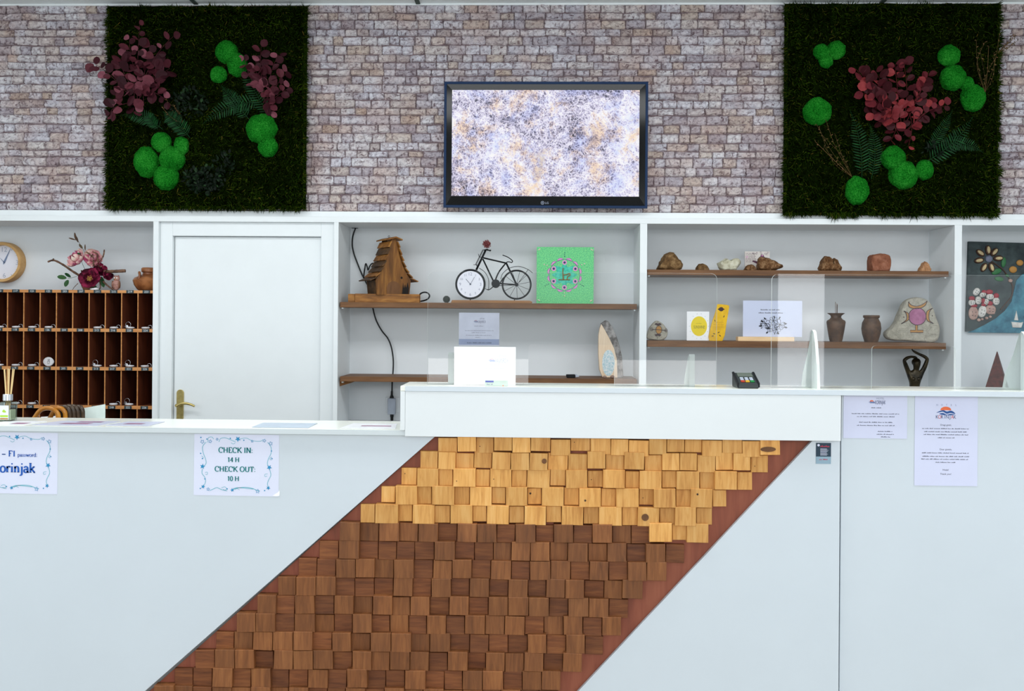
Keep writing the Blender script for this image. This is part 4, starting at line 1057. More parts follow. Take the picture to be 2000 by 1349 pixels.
L = Loc(291, 564, 2.17); jg = thing('clay_jug', 'squat glazed brown jug half hidden by the white upright', 'jug', L.place(ZK)); k = L.k
m = MB(); m.lathe([(0, 0), (17 * k, 0), (22 * k, 3 * k), (28 * k, 12 * k), (30.5 * k, 21 * k), (27 * k, 26 * k), (18 * k, 30 * k), (12.5 * k, 33 * k), (11.5 * k, 36 * k), (14.5 * k, 38 * k), (14.8 * k, 44 * k), (13 * k, 46 * k), (10 * k, 46 * k), (9 * k, 36 * k), (0, 34 * k)], 36, fn=lambda a, z: 1.0); m.build('body', M['jug'], jg, smooth='auto')
m = MB(); m.tube(smoothline([(-12 * k, -17 * k, 33 * k), (-10 * k, -22 * k, 36 * k), (-8 * k, -25 * k, 30 * k), (-9 * k, -27 * k, 22 * k)], 5), 2.4 * k, 8); m.build('handle', M['jug'], jg, smooth=True)
L = Loc(184, 563.6, 2.075); sd = thing('white_stone', 'small white stone lying in front of the flower pot', 'stone', L.place(ZK)); k = L.k
m = MB(); m.ball((0, 0, 2.2 * k), (9 * k, 4 * k, 2.3 * k), 20, 10, fn=lambda d: 1 + .08 * fb(d, 2)); m.build('stone_body', M['paper_white'], sd, smooth=True)

# ================================================================== second niche, upper shelf
# ---- birdhouse lamp
YBH = 2.155
L = Loc(757, 591, YBH); k = L.k
bh = thing('birdhouse', 'scorched wooden birdhouse with shingled steep roof on a plank base', 'birdhouse', L.place(ZS1))
TR = Matrix.Rotation(math.radians(8), 4, 'Z')
m = MB(); m.box(-62 * k, 62 * k, -0.085, -0.070, 0, 16.5 * k, X=TR); m.build('base_front', M['bird_wood_x'], bh, bevel=0.002)
m = MB(); m.box(-62 * k, 62 * k, 0.065, 0.080, 0, 16.5 * k, X=TR); m.build('base_rear', M['bird_wood_x'], bh, bevel=0.002)
for a, b in ((-75, -62.3), (62.3, 63.5)):
    m = MB(); m.box(a * k, b * k, -0.078, 0.075, 0, 16 * k, X=TR); m.build('base_side', M['bird_wood_x'], bh, bevel=0.002)
m = MB(); m.box(-61.5 * k, 61.5 * k, -0.069, 0.064, 9 * k, 14 * k, X=TR); m.build('base_floor', M['bird_wood'], bh)
TH = Matrix.Translation((2 * k, -0.005, 14.5 * k)) @ Matrix.Rotation(math.radians(34), 4, 'Z')
C24 = 1 / math.cos(math.radians(34)) * .94
# gable outline (half widths from the middle, heights above the base) in pixels
prof = [(36, 26), (33, 33), (26, 43), (20, 54), (15.5, 66), (11.5, 78), (8, 92), (5.5, 104), (4, 110)]
hx = [(a * k * C24, b * k) for a, b in prof]
gable = [(-34 * k, 0), (34 * k, 0), (37 * k, 28 * k)] + [(a * .93, b) for a, b in hx[1:]] + [(-a * .93, b) for a, b in reversed(hx[1:])] + [(-37 * k, 28 * k)]
hd = 0.066
m = MB(); m.prism(gable, -hd, -hd + 0.012, X=TH); m.build('front_wall', M['bird_wood'], bh)
m = MB(); m.prism(gable, hd - 0.012, hd, X=TH); m.build('rear_wall', M['bird_dark'], bh)
for s_ in (-1, 1):
    m = MB(); m.add([(s_ * 33 * k, -hd + .012, 0), (s_ * 33 * k, hd - .012, 0), (s_ * 36 * k, hd - .012, 28 * k), (s_ * 36 * k, -hd + .012, 28 * k), (s_ * 31 * k, -hd + .012, 0), (s_ * 31 * k, hd - .012, 0), (s_ * 34 * k, hd - .012, 28 * k), (s_ * 34 * k, -hd + .012, 28 * k)],
                    [(0, 1, 2, 3), (7, 6, 5, 4), (0, 3, 7, 4), (1, 5, 6, 2), (3, 2, 6, 7), (0, 4, 5, 1)], X=TH); m.build('side_wall', M['bird_dark'], bh)
arch = [(-15 * k, 0.2 * k), (15 * k, 0.2 * k), (15 * k, 15 * k)] + [(15 * k * math.cos(a), 15 * k + 13 * k * math.sin(a)) for a in [i * PI / 12 for i in range(1, 12)]] + [(-15 * k, 15 * k)]
M['door_wood'] = wood('doorway_board', rgb(84, 54, 30), rgb(112, 74, 42), rgb(130, 90, 54), 'Z', 0.7)
m = MB(); m.prism([(a * .95, b * .97 + .3 * k) for a, b in arch], -hd - 0.0012, -hd - 0.0002, X=TH); m.build('doorway', M['door_wood'], bh)
m = MB(); m.ribbon([(a, b) for a, b in arch[1:]], 2.2 * k, -hd - 0.0016, X=TH); m.build('doorway_trim', M['bird_wood'], bh)
M['burn'] = plain('burn_mark', rgb(26, 18, 14), 0.8, 0.2, 60)
m = MB(); m.flat([(18 * k, 0.5 * k), (31 * k, 0.5 * k), (33 * k, 14 * k), (30 * k, 26 * k), (27 * k, 15 * k), (24.5 * k, 22 * k), (22.5 * k, 14 * k), (20 * k, 25 * k), (19 * k, 12 * k)], -hd - 0.0008, X=TH)
m.flat(circle(17 * k, 34 * k, 2.4 * k, 12), -hd - 0.0008, X=TH); m.build('burn_mark', M['burn'], bh, fix=False)
for s_ in (-1, 1):
    for i in range(len(hx) - 2):
        (a0, z0), (a1, z1) = hx[i], hx[i + 1]; up = 0.006; ov = hd + 0.014
        if i == 0: a0 += 9 * k; z0 -= 1.0 * k
        nx, nz = (z1 - z0), (a0 - a1); ln = math.hypot(nx, nz); nx, nz = nx / ln, nz / ln
        th = 0.006; jx = (R.random() - .5) * .004
        lo, hi = 0.011, 0.003
        q = []
        for yy in (-ov + jx, ov + jx):
            q += [(s_ * (a0 + nx * lo), yy, z0 + nz * lo), (s_ * (a1 + nx * hi), yy, z1 + nz * hi), (s_ * (a1 + nx * (hi - th)), yy, z1 + nz * (hi - th)), (s_ * (a0 + nx * (lo - th)), yy, z0 + nz * (lo - th))]
        m = MB(); m.add(q, [(0, 1, 2, 3), (7, 6, 5, 4), (0, 4, 5, 1), (1, 5, 6, 2), (2, 6, 7, 3), (3, 7, 4, 0)], X=TH)
        m.build('roof_shingle', M['bird_dark'] if s_ < 0 and i in (0, 2, 3, 5) else M['bird_wood_x'], bh)
m = MB()
for s_ in (-1, 1):
    m.add([(0, -hd - .03, 113 * k), (s_ * 15 * k, -hd - .024, 108.5 * k), (s_ * 13 * k, hd + .024, 108.5 * k), (0, hd + .03, 113 * k), (0, -hd - .03, 110.5 * k), (s_ * 15 * k, -hd - .024, 106 * k), (s_ * 13 * k, hd + .024, 106 * k), (0, hd + .03, 110.5 * k)],
          [(0, 1, 2, 3), (7, 6, 5, 4), (0, 4, 5, 1), (1, 5, 6, 2), (2, 6, 7, 3)], X=TH)
m.build('ridge_cap', M['bird_wood_x'], bh)
m = MB(); m.ring((0, 0.0, 115 * k), 1.8 * k, 0.0012, 14, 5, ax='Y', X=TH); m.build('hanging_eye', M['black'], bh, smooth=True)

# ---- black cable from the niche top behind the birdhouse down to the white plug adapter
YC = 2.328
L = Loc(766, 792, YC); cb = thing('power_cable', 'thin black cable running down the left niche to a white inline plug', 'cable', L.place()); k = L.k
def tubez(pts, r, nm, mt, par, X=None, n=8):
    m = MB(); m.tube(smoothline(L.V(pts, 0), 6), r, n); return m.build(nm, mt, par, smooth=True)
tubez([(693.5, 443, -.01), (689, 455, -.01), (686, 466), (686, 480), (689, 494), (694, 508), (703, 530), (709, 542), (722, 560), (760, 570), (789, 572), (805, 578, -.02), (819, 580, -.10), (826, 574, -.14), (833, 571, -.15), (840, 572, -.15), (844, 577, -.15), (841, 583, -.14), (833, 586.5, -.13), (822, 588.0, -.10), (808, 588, -.02), (780, 588, 0), (740, 590, 0), (728, 597), (728, 604), (734, 625), (745, 645), (757, 660), (764, 677), (768, 700), (768, 722), (766.5, 742), (766, 763)], 0.0044, 'upper_cord', M['cord'], cb)
tubez([(709, 543, -.012), (712, 524, -.02), (714, 514.5, -.02), (717, 522, -.02), (718.5, 527, -.02), (722, 519, -.02), (727, 514, -.02), (735, 515)], 0.0040, 'cord_loop', M['cord'], cb)
m = MB(); m.lathe([(0.0045, 29 * k), (0.006, 29 * k), (0.0065, 22 * k), (0.012, 17 * k), (0.013, 15.6 * k), (0.0045, 15.6 * k)], 16, (0, -0.004, 0)); m.build('strain_relief', M['cord'], cb, smooth='auto')
m = MB(); m.box(-7 * k, 7.5 * k, -0.028, 0.008, -16 * k, 15.5 * k); m.build('plug_body', M['plastic_grey'], cb, bevel=0.004)
m = MB(); m.lathe([(0.0105, -16.2 * k), (0.0105, -21 * k), (0.0085, -22 * k), (0.0085, -27 * k), (0.005, -31 * k), (0.0045, -60 * k)], 14, (0.5 * k, -0.006, 0)); m.build('lower_connector', M['cord'], cb, smooth='auto')
L = Loc(767, 790, YB); so = thing('wall_socket', 'flat white wall socket plate behind the inline plug', 'wall socket', L.place()); k = L.k
m = MB(); m.box(-14 * k, 14 * k, -0.008, 0, -15 * k, 15 * k); m.build('cover_plate', M['niche'], so, bevel=0.003)
so.location.y -= 0.0005; cb.location.y = YC - 0.013
m = MB(); a = at(693.5, 442.5, YB - 0.02); m.box(-0.018, 0.018, -0.01, 0.01, -0.003, 0); ho = m.build('cable_clip', M['plastic_dark']); ho.location = (a.x, YB - 0.025, z_niche); tag(ho, 'dark clip at the niche top where the black cable enters', 'cable clip')

# ---- prickly ball
L = Loc(872, 591, 2.12); pc = thing('prickly_ball', 'small dark prickly ball on the shelf beside the bicycle clock', 'ornament', L.place(ZS1)); k = L.k
m = MB(); c = Vector((0, 0, 7.2 * k)); m.ball(tuple(c), 5.6 * k, 20, 12)
for i in range(150):
    zz = 1 - 2 * (i + .5) / 150; a = i * 2.39996; q = math.sqrt(1 - zz * zz); d = Vector((q * math.cos(a), q * math.sin(a), zz))
    m.tube([c + d * 5 * k, c + d * 7.4 * k], [0.0022, 0.0006], 5)
M['urchin'] = plain('grey_green_spines', rgb(66, 72, 66), 0.7, 0.3, 80); m.build('spiny_body', M['urchin'], pc)

# ---- bicycle clock
YBI = 2.12
L = Loc(960, 592, YBI); k = L.k
bi = thing('bicycle_clock', 'black metal bicycle clock on a wooden plank, front wheel is the dial', 'clock', L.place(ZS1))
def U_(u, v_): return (860 + u * .16, 450 + v_ * .16 + 0.4)
def tb(pts, r, nm, mt=M['black'], y=0.0, sm=True, n=8):
    m = MB(); pp = L.V([U_(*q) for q in pts], y); m.tube(smoothline(pp, 5) if sm and len(pp) > 2 else pp, r, n); return m.build(nm, mt, bi, smooth=True)
a, b = L.p(*U_(135, 850)), L.p(*U_(1115, 885))
m = MB(); m.prism([(a[0], 0.0005), (b[0], 0.0005), (b[0] + .004, .009), (b[0] - .010, a[1]), (a[0] + .006, a[1])], -0.045, 0.045); m.build('plank_base', M['plank'], bi, bevel=0.002)
# wheel with dial
c = L.p(*U_(365, 653)); fw = MB(); fw.ring((c[0], 0, c[1]), 27.5 * k, 2.3 * k, 56, 8); fwo = fw.build('front_wheel', M['black'], bi, smooth=True)
m = MB(); m.lathe([(0, -0.004), (26 * k, -0.004), (26 * k, 0.012), (0, 0.012)], 48, (c[0], 0, c[1]), axis='Y'); dl_ = m.build('dial', M['dial'], fwo, smooth='auto')
m = MB()
for h_ in range(1, 13):
    a = PI / 2 - 2 * PI * h_ / 12; put_sans(m, str(h_), c[0] + 20 * k * math.cos(a), c[1] + 20 * k * math.sin(a), 0.024 if h_ % 3 == 0 else 0.018, -0.0046)
m.build('numeral', M['ink_soft'], dl_, fix=False)
for nm, (u, v_), wd in (('hour_hand', (310, 590), .0024), ('minute_hand', (415, 565), .0018)):
    m = MB(); m.ribbon([c, L.p(*U_(u, v_))], wd, -0.006); m.build(nm, M['ink'], dl_)
m = MB(); m.lathe([(0, -.008), (1.6 * k, -.008), (1.6 * k, -.004), (0, -.004)], 12, (c[0], 0, c[1]), axis='Y'); m.build('hand_pin', M['ink'], dl_)
c2 = L.p(*U_(930, 655)); m = MB(); m.ring((c2[0], 0, c2[1]), 27.6 * k, 1.7 * k, 56, 8); rw = m.build('rear_wheel', M['black'], bi, smooth=True)
m = MB()
for i in range(11):
    a = 2 * PI * i / 11 + .2; m.tube([(c2[0], 0, c2[1]), (c2[0] + 27 * k * math.cos(a), 0, c2[1] + 27 * k * math.sin(a))], 0.0012, 5)
m.build('spokes', M['black'], rw)
m = MB(); m.lathe([(0, -.010), (3.6 * k, -.010), (3.6 * k, .010), (0, .010)], 16, (c2[0], 0, c2[1]), axis='Y'); m.build('hub', M['black'], rw, smooth='auto')
fr = MB()
for pts, r in (([(435, 478), (550, 232)], 2.0), ([(520, 330), (795, 392)], 1.5), ([(515, 345), (645, 612)], 1.5), ([(800, 390), (930, 655)], 1.7), ([(690, 640), (920, 655)], 1.3)):
    fr.tube(L.V([U_(*q) for q in pts], 0), r * k, 8)
fr.tube(smoothline(L.V([U_(*q) for q in [(790, 400), (720, 490), (685, 560), (665, 620)]], 0), 6), 1.4 * k, 8)
fr.tube(L.V([U_(690, 668), U_(900, 660)], 0.006), 0.7 * k, 6)
fr.build('bicycle_frame', M['black'], bi, smooth=True)
tb([(755, 295), (820, 320), (875, 362), (868, 385), (842, 378), (815, 378), (798, 392)], 0.9 * k, 'saddle')
for pts in ([(735, 590), (760, 520), (840, 455), (950, 432), (1060, 465), (1125, 512)], [(470, 455), (540, 505), (585, 590), (590, 680), (580, 720), (545, 705)]): tb(pts, 0.55 * k, 'mudguard')
m = MB(); m.tube(L.V([U_(1070, 468), U_(945, 640)], 0.012), 0.5 * k, 6); m.build('mudguard_stay', M['black'], bi)
m = MB(); cc = L.p(*U_(675, 645)); m.lathe([(0, -.012), (8 * k, -.012), (8.4 * k, -.008), (8.4 * k, .006), (0, .006)], 28, (cc[0], 0, cc[1]), axis='Y'); m.build('chain_wheel', M['black'], bi, smooth='auto')
tb([(660, 665), (625, 700), (590, 722), (572, 715)], 0.9 * k, 'pedal_crank', y=-0.014)
tb([(720, 650), (760, 580), (775, 572)], 1.1 * k, 'pedal_crank', y=0.012)
for y in (-0.025, 0.025):
    m = MB(); m.tube(smoothline(L.V([U_(455, 450) + (y * .4,), U_(430, 412) + (y,), U_(515, 236) + (y,), U_(560, 228) + (y * .5,)], 0), 1), 0.0016, 6); m.build('basket_wire', M['black'], bi, smooth=True)
tb([(400, 415), (470, 418)], 0.0016, 'basket_bar'); tb([(460, 282), (475, 318), (540, 330)], 0.0016, 'basket_bar')
for y in (-0.03, 0.03):
    m = MB(); m.tube(smoothline(L.V([U_(552, 232) + (0,), U_(570, 232) + (y,), U_(612, 252 if y < 0 else 232) + (y * 1.1,)], 0), 5), 1.15 * k, 8); m.build('handlebar', M['black'], bi, smooth=True)
for u, v_ in ((365, 838), (905, 838)):
    p_ = L.p(*U_(u, v_)); m = MB(); m.box(p_[0] - .003, p_[0] + .003, -.004, .004, L.p(0, 586.0)[1], p_[1] + .004); m.build('foot_pin', M['black'], bi)
M['berry'] = leaf_mat('dried_red_flower', [(0, rgb(96, 44, 50)), (0.6, rgb(140, 66, 70)), (1, rgb(186, 120, 116))], 0.7)
L2 = Loc(950.7, 484, YBI); db = thing('dried_flower_ball', 'round dried red flower head stuck on the bicycle handlebar', 'dried flower', (L2.place().x, YBI, L2.place().z))
m = MB(); k2 = L2.k; c = Vector((0, 0, 7.5 * k2)); m.ball(tuple(c), 3.2 * k2, 12, 8)
for i in range(230):
    zz = 1 - 2 * (i + .5) / 230; a = i * 2.39996; q = math.sqrt(1 - zz * zz); d = Vector((q * math.cos(a), q * math.sin(a), zz)); ln = R.uniform(5, 8.6) * k2
    m.tube([c + d * 2 * k2, c + d * ln], 0.0006, 3); m.ball(tuple(c + d * ln), 0.0020, 5, 4)
m.build('flower_head', M['berry'], db, fix=False)
m = MB(); m.tube([(0, 0, 0), (0, 0, 6 * k2)], 0.0018, 6); m.build('stem', M['black'], db)

# ---- green mandala canvas
YMA = 2.20
L = Loc(1103.5, 594, YMA); k = L.k
ma = thing('mandala_canvas', 'square green speckled canvas with a pink ring mandala', 'painting', L.place(ZS1))
t = NT('speckled_green'); v = t.coords(); n = t.noise(v, 190, 3, 0.8); c = t.ramp(n, [(0.36, rgb(54, 150, 104)), (0.5, rgb(104, 212, 140)), (0.66, rgb(150, 226, 134))]); M['speck'] = t.bsdf(c, 0.6)
def U4(u, v_): return L.p(860 + u * .16, 450 + v_ * .16)
m = MB(); a, b = U4(1173, 205), U4(1868, 885); m.box(a[0], b[0], 0, 0.018, 0.0, a[1]); m.build('canvas', M['speck'], ma, bevel=0.001)
M['m_pink'] = plain('pink_paint', rgb(222, 150, 202), 0.6); M['m_violet'] = plain('violet_outline', rgb(92, 84, 140), 0.6); M['m_teal'] = two('teal_paint', rgb(44, 178, 150), rgb(78, 208, 178), 60, 0.6)
M['m_navy'] = plain('navy_dot', rgb(26, 70, 104), 0.4); M['m_brown'] = plain('bronze_figure', rgb(136, 104, 44), 0.5); M['m_shell'] = plain('shell_white', rgb(226, 214, 196), 0.4)
cx, cz = U4(1513, 545); r0 = 190 * .16 * k
m = MB(); m.flat(star(cx, cz, r0 * .86, 0.62, 8, PI / 2), -0.0006); m.build('painted_star', M['m_teal'], ma)
m = MB(); m2 = MB()
for i in range(6):
    for s_ in (-1, 1):
        a0 = PI / 2 + i * PI / 3; aa = [a0 + s_ * q for q in (0.06, .16, .28, .40, .50, .40, .25)]; rr = [1.02, 1.09, 1.13, 1.10, 1.0, 1.0, 1.0]
        pl = [(cx + r0 * q * math.cos(w_), cz + r0 * q * math.sin(w_)) for w_, q in zip(aa, rr)]
        m.flat(pl, -0.0009); m2.ribbon(pl, 0.0014, -0.0013, closed=True)
m2.ribbon(circle(cx, cz, r0 * .985, 60), 0.0016, -0.0011, closed=True)
for i in range(6):
    a = PI / 2 + i * PI / 3; m.flat(circle(cx + r0 * .80 * math.cos(a), cz + r0 * .80 * math.sin(a), 4.6 * k, 18), -0.0009)
m.build('pink_petals', M['m_pink'], ma); m2.build('violet_outline', M['m_violet'], ma)
m = MB()
for i in range(6):
    a = PI / 2 + i * PI / 3; m.lathe([(0, -.004), (1.6 * k, -.0035), (2.3 * k, -.001), (2.3 * k, 0)], 14, (cx + r0 * .80 * math.cos(a), 0, cz + r0 * .80 * math.sin(a)), axis='Y')
for a, n in ((PI / 2, 3), (PI / 2 + 2 * PI / 3, 3), (PI / 2 - 2 * PI / 3, 3)):
    for j in range(n): m.lathe([(0, -.002), (0.9 * k, -.0015), (0.9 * k, 0)], 10, (cx + r0 * (1.18 + .12 * j) * math.cos(a), 0, cz + r0 * (1.18 + .12 * j) * math.sin(a)), axis='Y')
m.build('blue_beads', M['m_navy'], ma, smooth=True)
m = MB()
m.tube(L.V([(860 + 1440 * .16, 450 + 604 * .16), (860 + 1585 * .16, 450 + 604 * .16)], -0.003), 0.9 * k, 8)
m.tube(smoothline(L.V([(860 + u * .16, 450 + v_ * .16) for u, v_ in ((1497, 460), (1492, 500), (1496, 560), (1500, 600))], -0.003), 5), [0.7 * k + .05 * k * i for i in range(16)], 8)
m.tube(smoothline(L.V([(860 + u * .16, 450 + v_ * .16) for u, v_ in ((1500, 545), (1540, 540), (1572, 528), (1580, 548), (1552, 565), (1545, 602))], -0.003), 5), 1.1 * k, 8)
m.build('yoga_figure', M['m_brown'], ma, smooth=True)
m = MB()
for u, v_, a in ((1203, 236, -.6), (1843, 236, .6), (1203, 856, .6), (1838, 858, -.6), (1265, 418, -.3), (1300, 430, -.3), (1755, 406, .4), (1722, 420, .4), (1515, 765, 1.5), (1515, 800, 1.5)):
    q = U4(u, v_); m.ball((0, 0, 0), (3.0 * k if v_ > 800 or v_ < 300 else 1.6 * k, 1.2 * k, 1.2 * k), 12, 8, X=Matrix.Translation((q[0], -0.001, q[1])) @ Matrix.Rotation(a, 4, 'Y'))
m.build('shell', M['m_shell'], ma, smooth=True)

# ================================================================== second niche, lower shelf
L = Loc(1192, 739.5, 2.13); k = L.k
st = thing('driftwood_slab', 'pale wooden slab with grey bark leaning beside the niche post, painted oval below', 'wooden slab', L.place(ZS2))
M['bark'] = two('grey_bark', rgb(96, 92, 90), rgb(164, 160, 158), 34, 0.85, bump=0.6)
M['slab'] = wood('pale_slab', rgb(212, 184, 152), rgb(228, 204, 176), rgb(236, 218, 196), 'Z', 0.7)
LP_ = lambda L_: [L.p(1100 + u * .16, 590 + v_ * .16) for u, v_ in L_]
m = MB(); m.prism(LP_([(480, 932), (440, 840), (425, 640), (425, 420), (440, 330), (458, 282), (500, 350), (560, 460), (615, 575), (650, 700), (660, 932)]), -0.02, 0.03); m.build('wood_face', M['slab'], st, bevel=0.003)
m = MB(); m.prism(LP_([(455, 278), (515, 236), (548, 250), (600, 330), (650, 440), (690, 560), (715, 680), (735, 932), (655, 932), (650, 700), (610, 575), (545, 440)]), -0.005, 0.055); m.build('bark', M['bark'], st, bevel=0.004)
M['lace'] = two('blue_lace_paint', rgb(168, 198, 206), rgb(222, 226, 228), 120, 0.6)
m = MB(); el = LP_([(548 + 76 * math.cos(a), 752 + 158 * math.sin(a)) for a in [i * 2 * PI / 40 for i in range(40)]]); m.flat(el, -0.0206); m.build('painted_oval', M['lace'], st)
for px, sz in ((1181, 2.6), (1196, 3.0)):
    Ls = Loc(px, 740, 2.07); sh_ = thing('seashell', 'small brown seashell at the foot of the pale wooden slab, ' + ('left of the pair' if px < 1190 else 'right of the pair'), 'seashell', Ls.place(ZS2), group='seashells below the wooden slab')
    m = MB(); m.ball((0, 0, sz * Ls.k), (sz * 1.5 * Ls.k, sz * 1.2 * Ls.k, sz * Ls.k), 18, 10, fn=lambda d: 1 + .12 * math.sin(9 * math.atan2(d.y, d.x))); m.build('shell_body', plain('brown_shell', rgb(150, 124, 112), 0.4, .3, 90), sh_, smooth=True)
L = Loc(1118, 740, 2.09); k = L.k
bk = thing('pocket_device', 'small black rounded device lying on the low shelf', 'device', L.place(ZS2))
m = MB(); m.prism([(-12.5 * k, 6.5 * k), (-12 * k, 1.5 * k), (-10 * k, 0), (5 * k, 0), (6 * k, 3 * k), (5 * k, 6.8 * k)], -0.02, 0.02); m.build('body', M['black'], bk, bevel=0.003)
m = MB(); m.prism([(4 * k, 1.2 * k), (13 * k, 2.2 * k), (13 * k, 3.4 * k), (8 * k, 6.5 * k), (4.5 * k, 6.8 * k)], -0.016, 0.016); m.build('grey_tip', M['plastic_grey'], bk, bevel=0.002)


# ================================================================== third niche: stones
def rock(name, label, cat, pts, zx, zy, zs, Y, zbase, depth, mt, seed, jag=0.10, inset=0.6, group=None, nst=5, part='rock_body'):
    P = [(zx + u * zs, zy + v_ * zs) for u, v_ in pts]
    x0, x1 = min(p[0] for p in P), max(p[0] for p in P); yb_ = max(p[1] for p in P)
    L = Loc((x0 + x1) / 2, yb_, Y); root = thing(name, label, cat, L.place(zbase), group=group)
    poly = smoothline(L.P(P), nst, True); k_ = L.k
    m = MB(); m.puff(poly, depth, 0.0, inset, n=7)
    sz = max(x1 - x0, 1) * k_; out = []
    for x, y, z in m.v:
        d = Vector((fb((x, y, z), 2.2 / sz, seed), fb((x, y, z), 2.2 / sz, seed + 9), fb((x, y, z), 2.2 / sz, seed + 17))) * sz * jag * .45
        d += Vector((fb((x, y, z), 7 / sz, seed), fb((x, y, z), 7 / sz, seed + 9), fb((x, y, z), 7 / sz, seed + 17))) * sz * jag * .7
        q = Vector((x, y, z)) + d; q.z = max(0.0, q.z); out.append(tuple(q))
    m.v = out; m.build(part, mt, root, smooth=True)
    return root, L
def rockmat(nm, a, b, c, sc=22):
    t = NT(nm); v = t.coords(); n = t.noise(v, sc, 6, 0.7, 0.6); n2 = t.noise(v, sc * 4, 3, 0.6)
    return t.bsdf(t.ramp(t.math('ADD', t.math('MULTIPLY', n, .75), t.math('MULTIPLY', n2, .25)), [(0.34, a), (0.5, b), (0.66, c)]), 0.75, 0, n, 0.9, 0.02, 0.25)
M['r_brown'] = rockmat('brown_rock', rgb(74, 52, 30), rgb(118, 88, 54), rgb(168, 136, 94))
M['r_white'] = rockmat('pale_rock', rgb(168, 160, 130), rgb(210, 206, 182), rgb(232, 230, 212))
M['r_rust'] = rockmat('rusty_rock', rgb(72, 46, 26), rgb(118, 80, 48), rgb(182, 146, 108), 34)
M['r_salt'] = rockmat('salt_rock', rgb(122, 74, 52), rgb(150, 94, 70), rgb(176, 122, 98), 24)
M['r_orange'] = rockmat('orange_rock', rgb(150, 100, 64), rgb(196, 146, 106), rgb(220, 178, 140), 24)
M['r_grey'] = rockmat('grey_beach_stone', rgb(158, 152, 138), rgb(186, 180, 164), rgb(204, 198, 182), 30)
Z7 = (1250, 470, 310 / 1991); Z8 = (1550, 470, 320 / 1439)
YR1 = 2.13
RG = 'rough stones along the upper shelf'
rock('rough_stone', 'large brown pyramid-shaped stone, first from the left on the upper shelf', 'stone', [(215, 362), (250, 262), (315, 168), (385, 132), (425, 165), (475, 218), (527, 275), (520, 325), (470, 362), (340, 364)], *Z7, YR1, ZS3, 0.11, M['r_brown'], 2, .09, .45, RG, 4)
rock('rough_stone', 'small round brown stone between the pyramid stone and the white stone', 'stone', [(708, 362), (708, 312), (760, 276), (832, 294), (862, 362), (790, 364)], *Z7, YR1, ZS3, 0.06, M['r_brown'], 5, .1, .5, RG)
rock('rough_stone', 'whitish knobbly stone with two lumps on the upper shelf', 'stone', [(1032, 362), (985, 322), (972, 270), (1020, 240), (1070, 205), (1118, 236), (1170, 215), (1232, 218), (1260, 262), (1222, 322), (1190, 362), (1110, 364)], *Z7, YR1, ZS3, 0.08, M['r_white'], 8, .06, .55, RG)
rock('rough_stone', 'small mottled stone in front of the printed tile', 'stone', [(1312, 362), (1330, 312), (1380, 290), (1430, 312), (1456, 360), (1385, 364)], *Z7, 2.07, ZS3, 0.05, M['r_rust'], 11, .12, .5, RG)
rock('rough_stone', 'rusty red-brown wedge stone leaning in front of the printed tile', 'stone', [(1478, 352), (1465, 290), (1485, 215), (1530, 195), (1600, 210), (1700, 252), (1782, 300), (1740, 336), (1640, 364), (1540, 364)], *Z7, 2.10, ZS3, 0.09, M['r_rust'], 14, .06, .5, RG)
r6, L6 = rock('rough_stone', 'brown stone with a deep cleft, left of the pink salt block', 'stone', [(226, 260), (230, 205), (255, 147), (290, 133), (322, 152), (330, 200), (348, 150), (380, 165), (404, 258), (310, 262)], *Z8, YR1, ZS3, 0.09, M['r_rust'], 17, .08, .5, RG)
rock('salt_block', 'squarish pink salt block on the upper shelf', 'salt block', [(662, 135), (690, 108), (790, 100), (832, 132), (826, 252), (740, 256), (668, 254)], *Z8, YR1, ZS3, 0.09, M['r_salt'], 20, .04, .75)
rock('rough_stone', 'small pointed orange stone at the right end of the upper shelf', 'stone', [(1095, 256), (1110, 215), (1146, 168), (1185, 200), (1198, 256), (1145, 258)], *Z8, YR1, ZS3, 0.05, M['r_orange'], 23, .1, .5, RG)
# printed tile behind the stones
L = Loc(1479, 526.5, 2.19); tl = thing('printed_tile', 'square printed tile with a bottle picture behind the rusty stones', 'tile', L.place(ZS3)); k = L.k
m = MB(); m.box(-24 * k, 24 * k, 0, 0.010, 0.0005, 39.5 * k); m.build('tile_body', plain('cream_tile', rgb(214, 206, 200), 0.4, 0.04, 30), tl, bevel=0.001)
M['plum'] = plain('plum_print', rgb(86, 42, 66), 0.5); rr = random.Random(9)
m = MB()
for i in range(7): word_bars(m, -22.5 * k, -3 * k, (35 - 2.7 * i) * k, 1.2 * k, -0.0006, rr)
for i in range(9): m.ribbon(circle(rr.uniform(-10, 22) * k, rr.uniform(34, 38) * k, 1.4 * k, 8), 0.5 * k, -0.0006)
m.prism([(3 * k, 22 * k), (3 * k, 28 * k), (6 * k, 30 * k), (6.5 * k, 33 * k), (12 * k, 33 * k), (12.5 * k, 30 * k), (15 * k, 28 * k), (15 * k, 22 * k)], -0.0007, 0.0)
m.flat([(-10 * k, 20 * k), (2 * k, 14 * k), (4 * k, 19 * k), (-8 * k, 22 * k)], -0.0008)
m.build('print', M['plum'], tl, fix=False)
m = MB(); m.ribbon(circle(-22 * k + 2 * k, 28.5 * k, 1.6 * k, 14), 0.7 * k, -0.0007, closed=True); m.flat(circle(9.2 * k, 31.2 * k, 2.0 * k, 14, 0.9 * k), -0.0010); m.build('violet_print', M['m_pink'], tl, fix=False)

